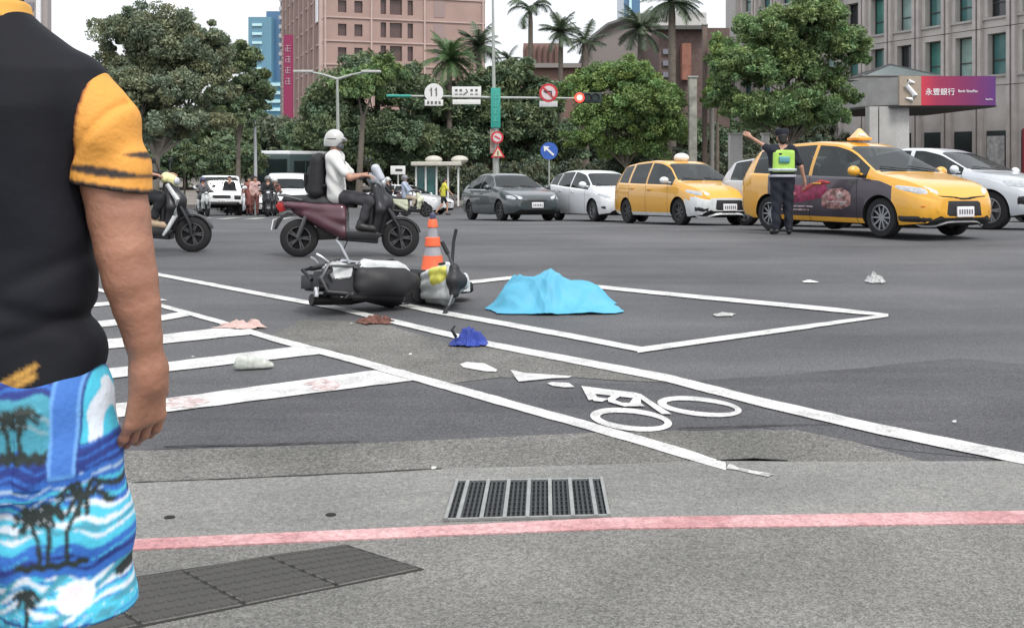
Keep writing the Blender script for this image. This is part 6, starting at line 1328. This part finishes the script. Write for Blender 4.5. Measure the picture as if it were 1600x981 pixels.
# crumpled cloth as a creased, thin two-sided surface
def drape(name, label, cat, px, py, wx, wy, bumps, m, nx=70, ny=46, seed=0, cre=.02, dy=0, rz=0, ragged=.08, group=None, pw=2):
    r_ = np.random.default_rng(seed); U, Vv = np.meshgrid(np.linspace(-1,1,nx), np.linspace(-1,1,ny), indexing='ij')
    ed = np.clip(np.minimum((1-np.abs(U))/.22, (1-np.abs(Vv))/.28), 0, 1); hg = sum(h_*np.exp(-np.abs((U-cx_)/sx_)**pw-np.abs((Vv-cy_)/sy_)**pw) for cx_, cy_, sx_, sy_, h_ in bumps)
    # facets between random crease lines: sharp folds rather than waves
    cr = np.zeros_like(U)
    for f_ in range(16):
        a = r_.uniform(0, math.pi); o_ = r_.uniform(-.9,.9); d_ = U*math.cos(a)*wx/max(wx,wy)+Vv*math.sin(a)*wy/max(wx,wy)-o_+.10*np.sin(3*U+r_.uniform(0,6)); cr += r_.uniform(.35,1)*np.clip(1-np.abs(d_)/r_.uniform(.05,.16), 0, 1)
    Z = hg*ed**.6+cre*cr*(.25+.75*ed)+.004; rad = 1+ragged*(np.sin(5*np.arctan2(Vv,U)+seed)+.6*np.sin(11*np.arctan2(Vv,U)+2*seed)+.4*np.sin(19*np.arctan2(Vv,U)))
    X = U*wx*rad*(1-.10*Vv**2); Y = Vv*wy*rad*(1-.12*U**2); Vt = np.stack([X,Y,Z],2).reshape(-1,3); ii = np.arange(nx*ny).reshape(nx,ny)
    Qt = np.stack([ii[:-1,:-1],ii[1:,:-1],ii[1:,1:],ii[:-1,1:]],2).reshape(-1,4); me = nm(name, np.vstack([Vt,Vt-A((0,0,.003))]), np.vstack([Qt,(Qt+nx*ny)[:,::-1]]))
    o = link_mesh(me, name, m); c_ = G(px, py); o.location = (c_.x, c_.y+dy, .008); o.rotation_euler.z = R(rz); return tag(o, label, cat, group)
drape('sheet', 'crumpled pale blue sheet lying on the road beside the fallen scooter', 'sheet', 868, 489, .56, .40, ((-.40,.05,.46,.62,.14),(.30,.05,.52,.56,.125),(-.02,0,.86,.72,.085)), mat('sheet_blue', (.085,.36,.52), .6, 0, .14, 3, bump=.2, bs=30), 180, 120, 4, .026, .26, 0, .035, pw=4)
navyb = mat('bag_blue', (.02,.045,.28), .6, 0, .3, 14)
wr_ = lambda X,Y,Z: .006*np.sin(70*X+40*Z+2*np.sin(50*Y))+.005*np.sin(90*Y-60*Z)
o = drape('bag', 'crumpled dark blue cloth bag on the white lane line', 'bag', 731, 540, .12, .085, ((0,0,.45,.5,.085),(.6,-.2,.3,.4,.03)), navyb, seed=3, cre=.026, ragged=.12)
mb = MB(); mb.tube([(-.08,0,.05),(-.11,.0,.10),(-.09,.02,.125)], [.012,.010,.006], 8); mb.to('strap', cl_black, o)
lump('shoe', 'single pale grey shoe lying on the second zebra stripe', 'shoe', 397, 577, [((-.09,0,.025),(.06,0,.02),.032,.034),((.0,0,.045),(-.08,0,.05),.028,.032),((.06,.0,.02),(.10,0,.012),.032,.02)], mat('shoe_pale', (.42,.44,.40), .7, 0, .3, 30), .006, .015, 18)
drape('cloth', 'pale pink crumpled cloth at the end of a zebra stripe', 'cloth', 377, 512, .17, .10, ((-.2,0,.4,.5,.03),(.6,.2,.2,.4,.05)), mat('cloth_palepink', (.50,.36,.33), .85, 0, .25, 20), seed=2, cre=.012, rz=-6, ragged=.16)
drape('debris', 'reddish brown cloth scrap just in front of the fallen scooter seat', 'debris', 585, 505, .12, .09, ((0,0,.6,.6,.035),), mat('debris_brown', (.13,.055,.04), .8, 0, .7, 40), seed=5, cre=.016, ragged=.2)
drape('plastic_bag', 'small crumpled grey-white plastic bag on the open road, right', 'plastic bag', 1368, 442, .085, .08, ((-.2,0,.5,.6,.07),(.5,0,.3,.5,.03)), mat('bag_pale', (.42,.43,.42), .4, 0, .4, 25), seed=7, cre=.02, ragged=.15)
drape('paper_scrap', 'flat white paper scrap left of the small plastic bag', 'paper', 1266, 442, .07, .05, ((0,0,.5,.5,.012),), white_s, seed=8, cre=.006, ragged=.15)
lump('fairing_piece', 'broken pale fairing piece lying behind the fallen scooter tail', 'debris', 556, 470, [((-.10,.35,.03),(.05,.38,.10),.03,.03),((.05,.38,.10),(.14,.40,.04),.03,.02)], whitep, .008, .02)
for i, (x_, y_) in enumerate(((1490,662),(548,508),(640,556),(1200,520),(676,735),(300,560))):
    lump('road_chip', 'tiny pale chip of debris scattered on the asphalt', 'debris', x_, y_, [((0,0,.004),(.012,.004,.006),.008,.006)], white_s if i % 2 == 0 else galv, .004, .005)['group'] = 'tiny chips scattered on the road'
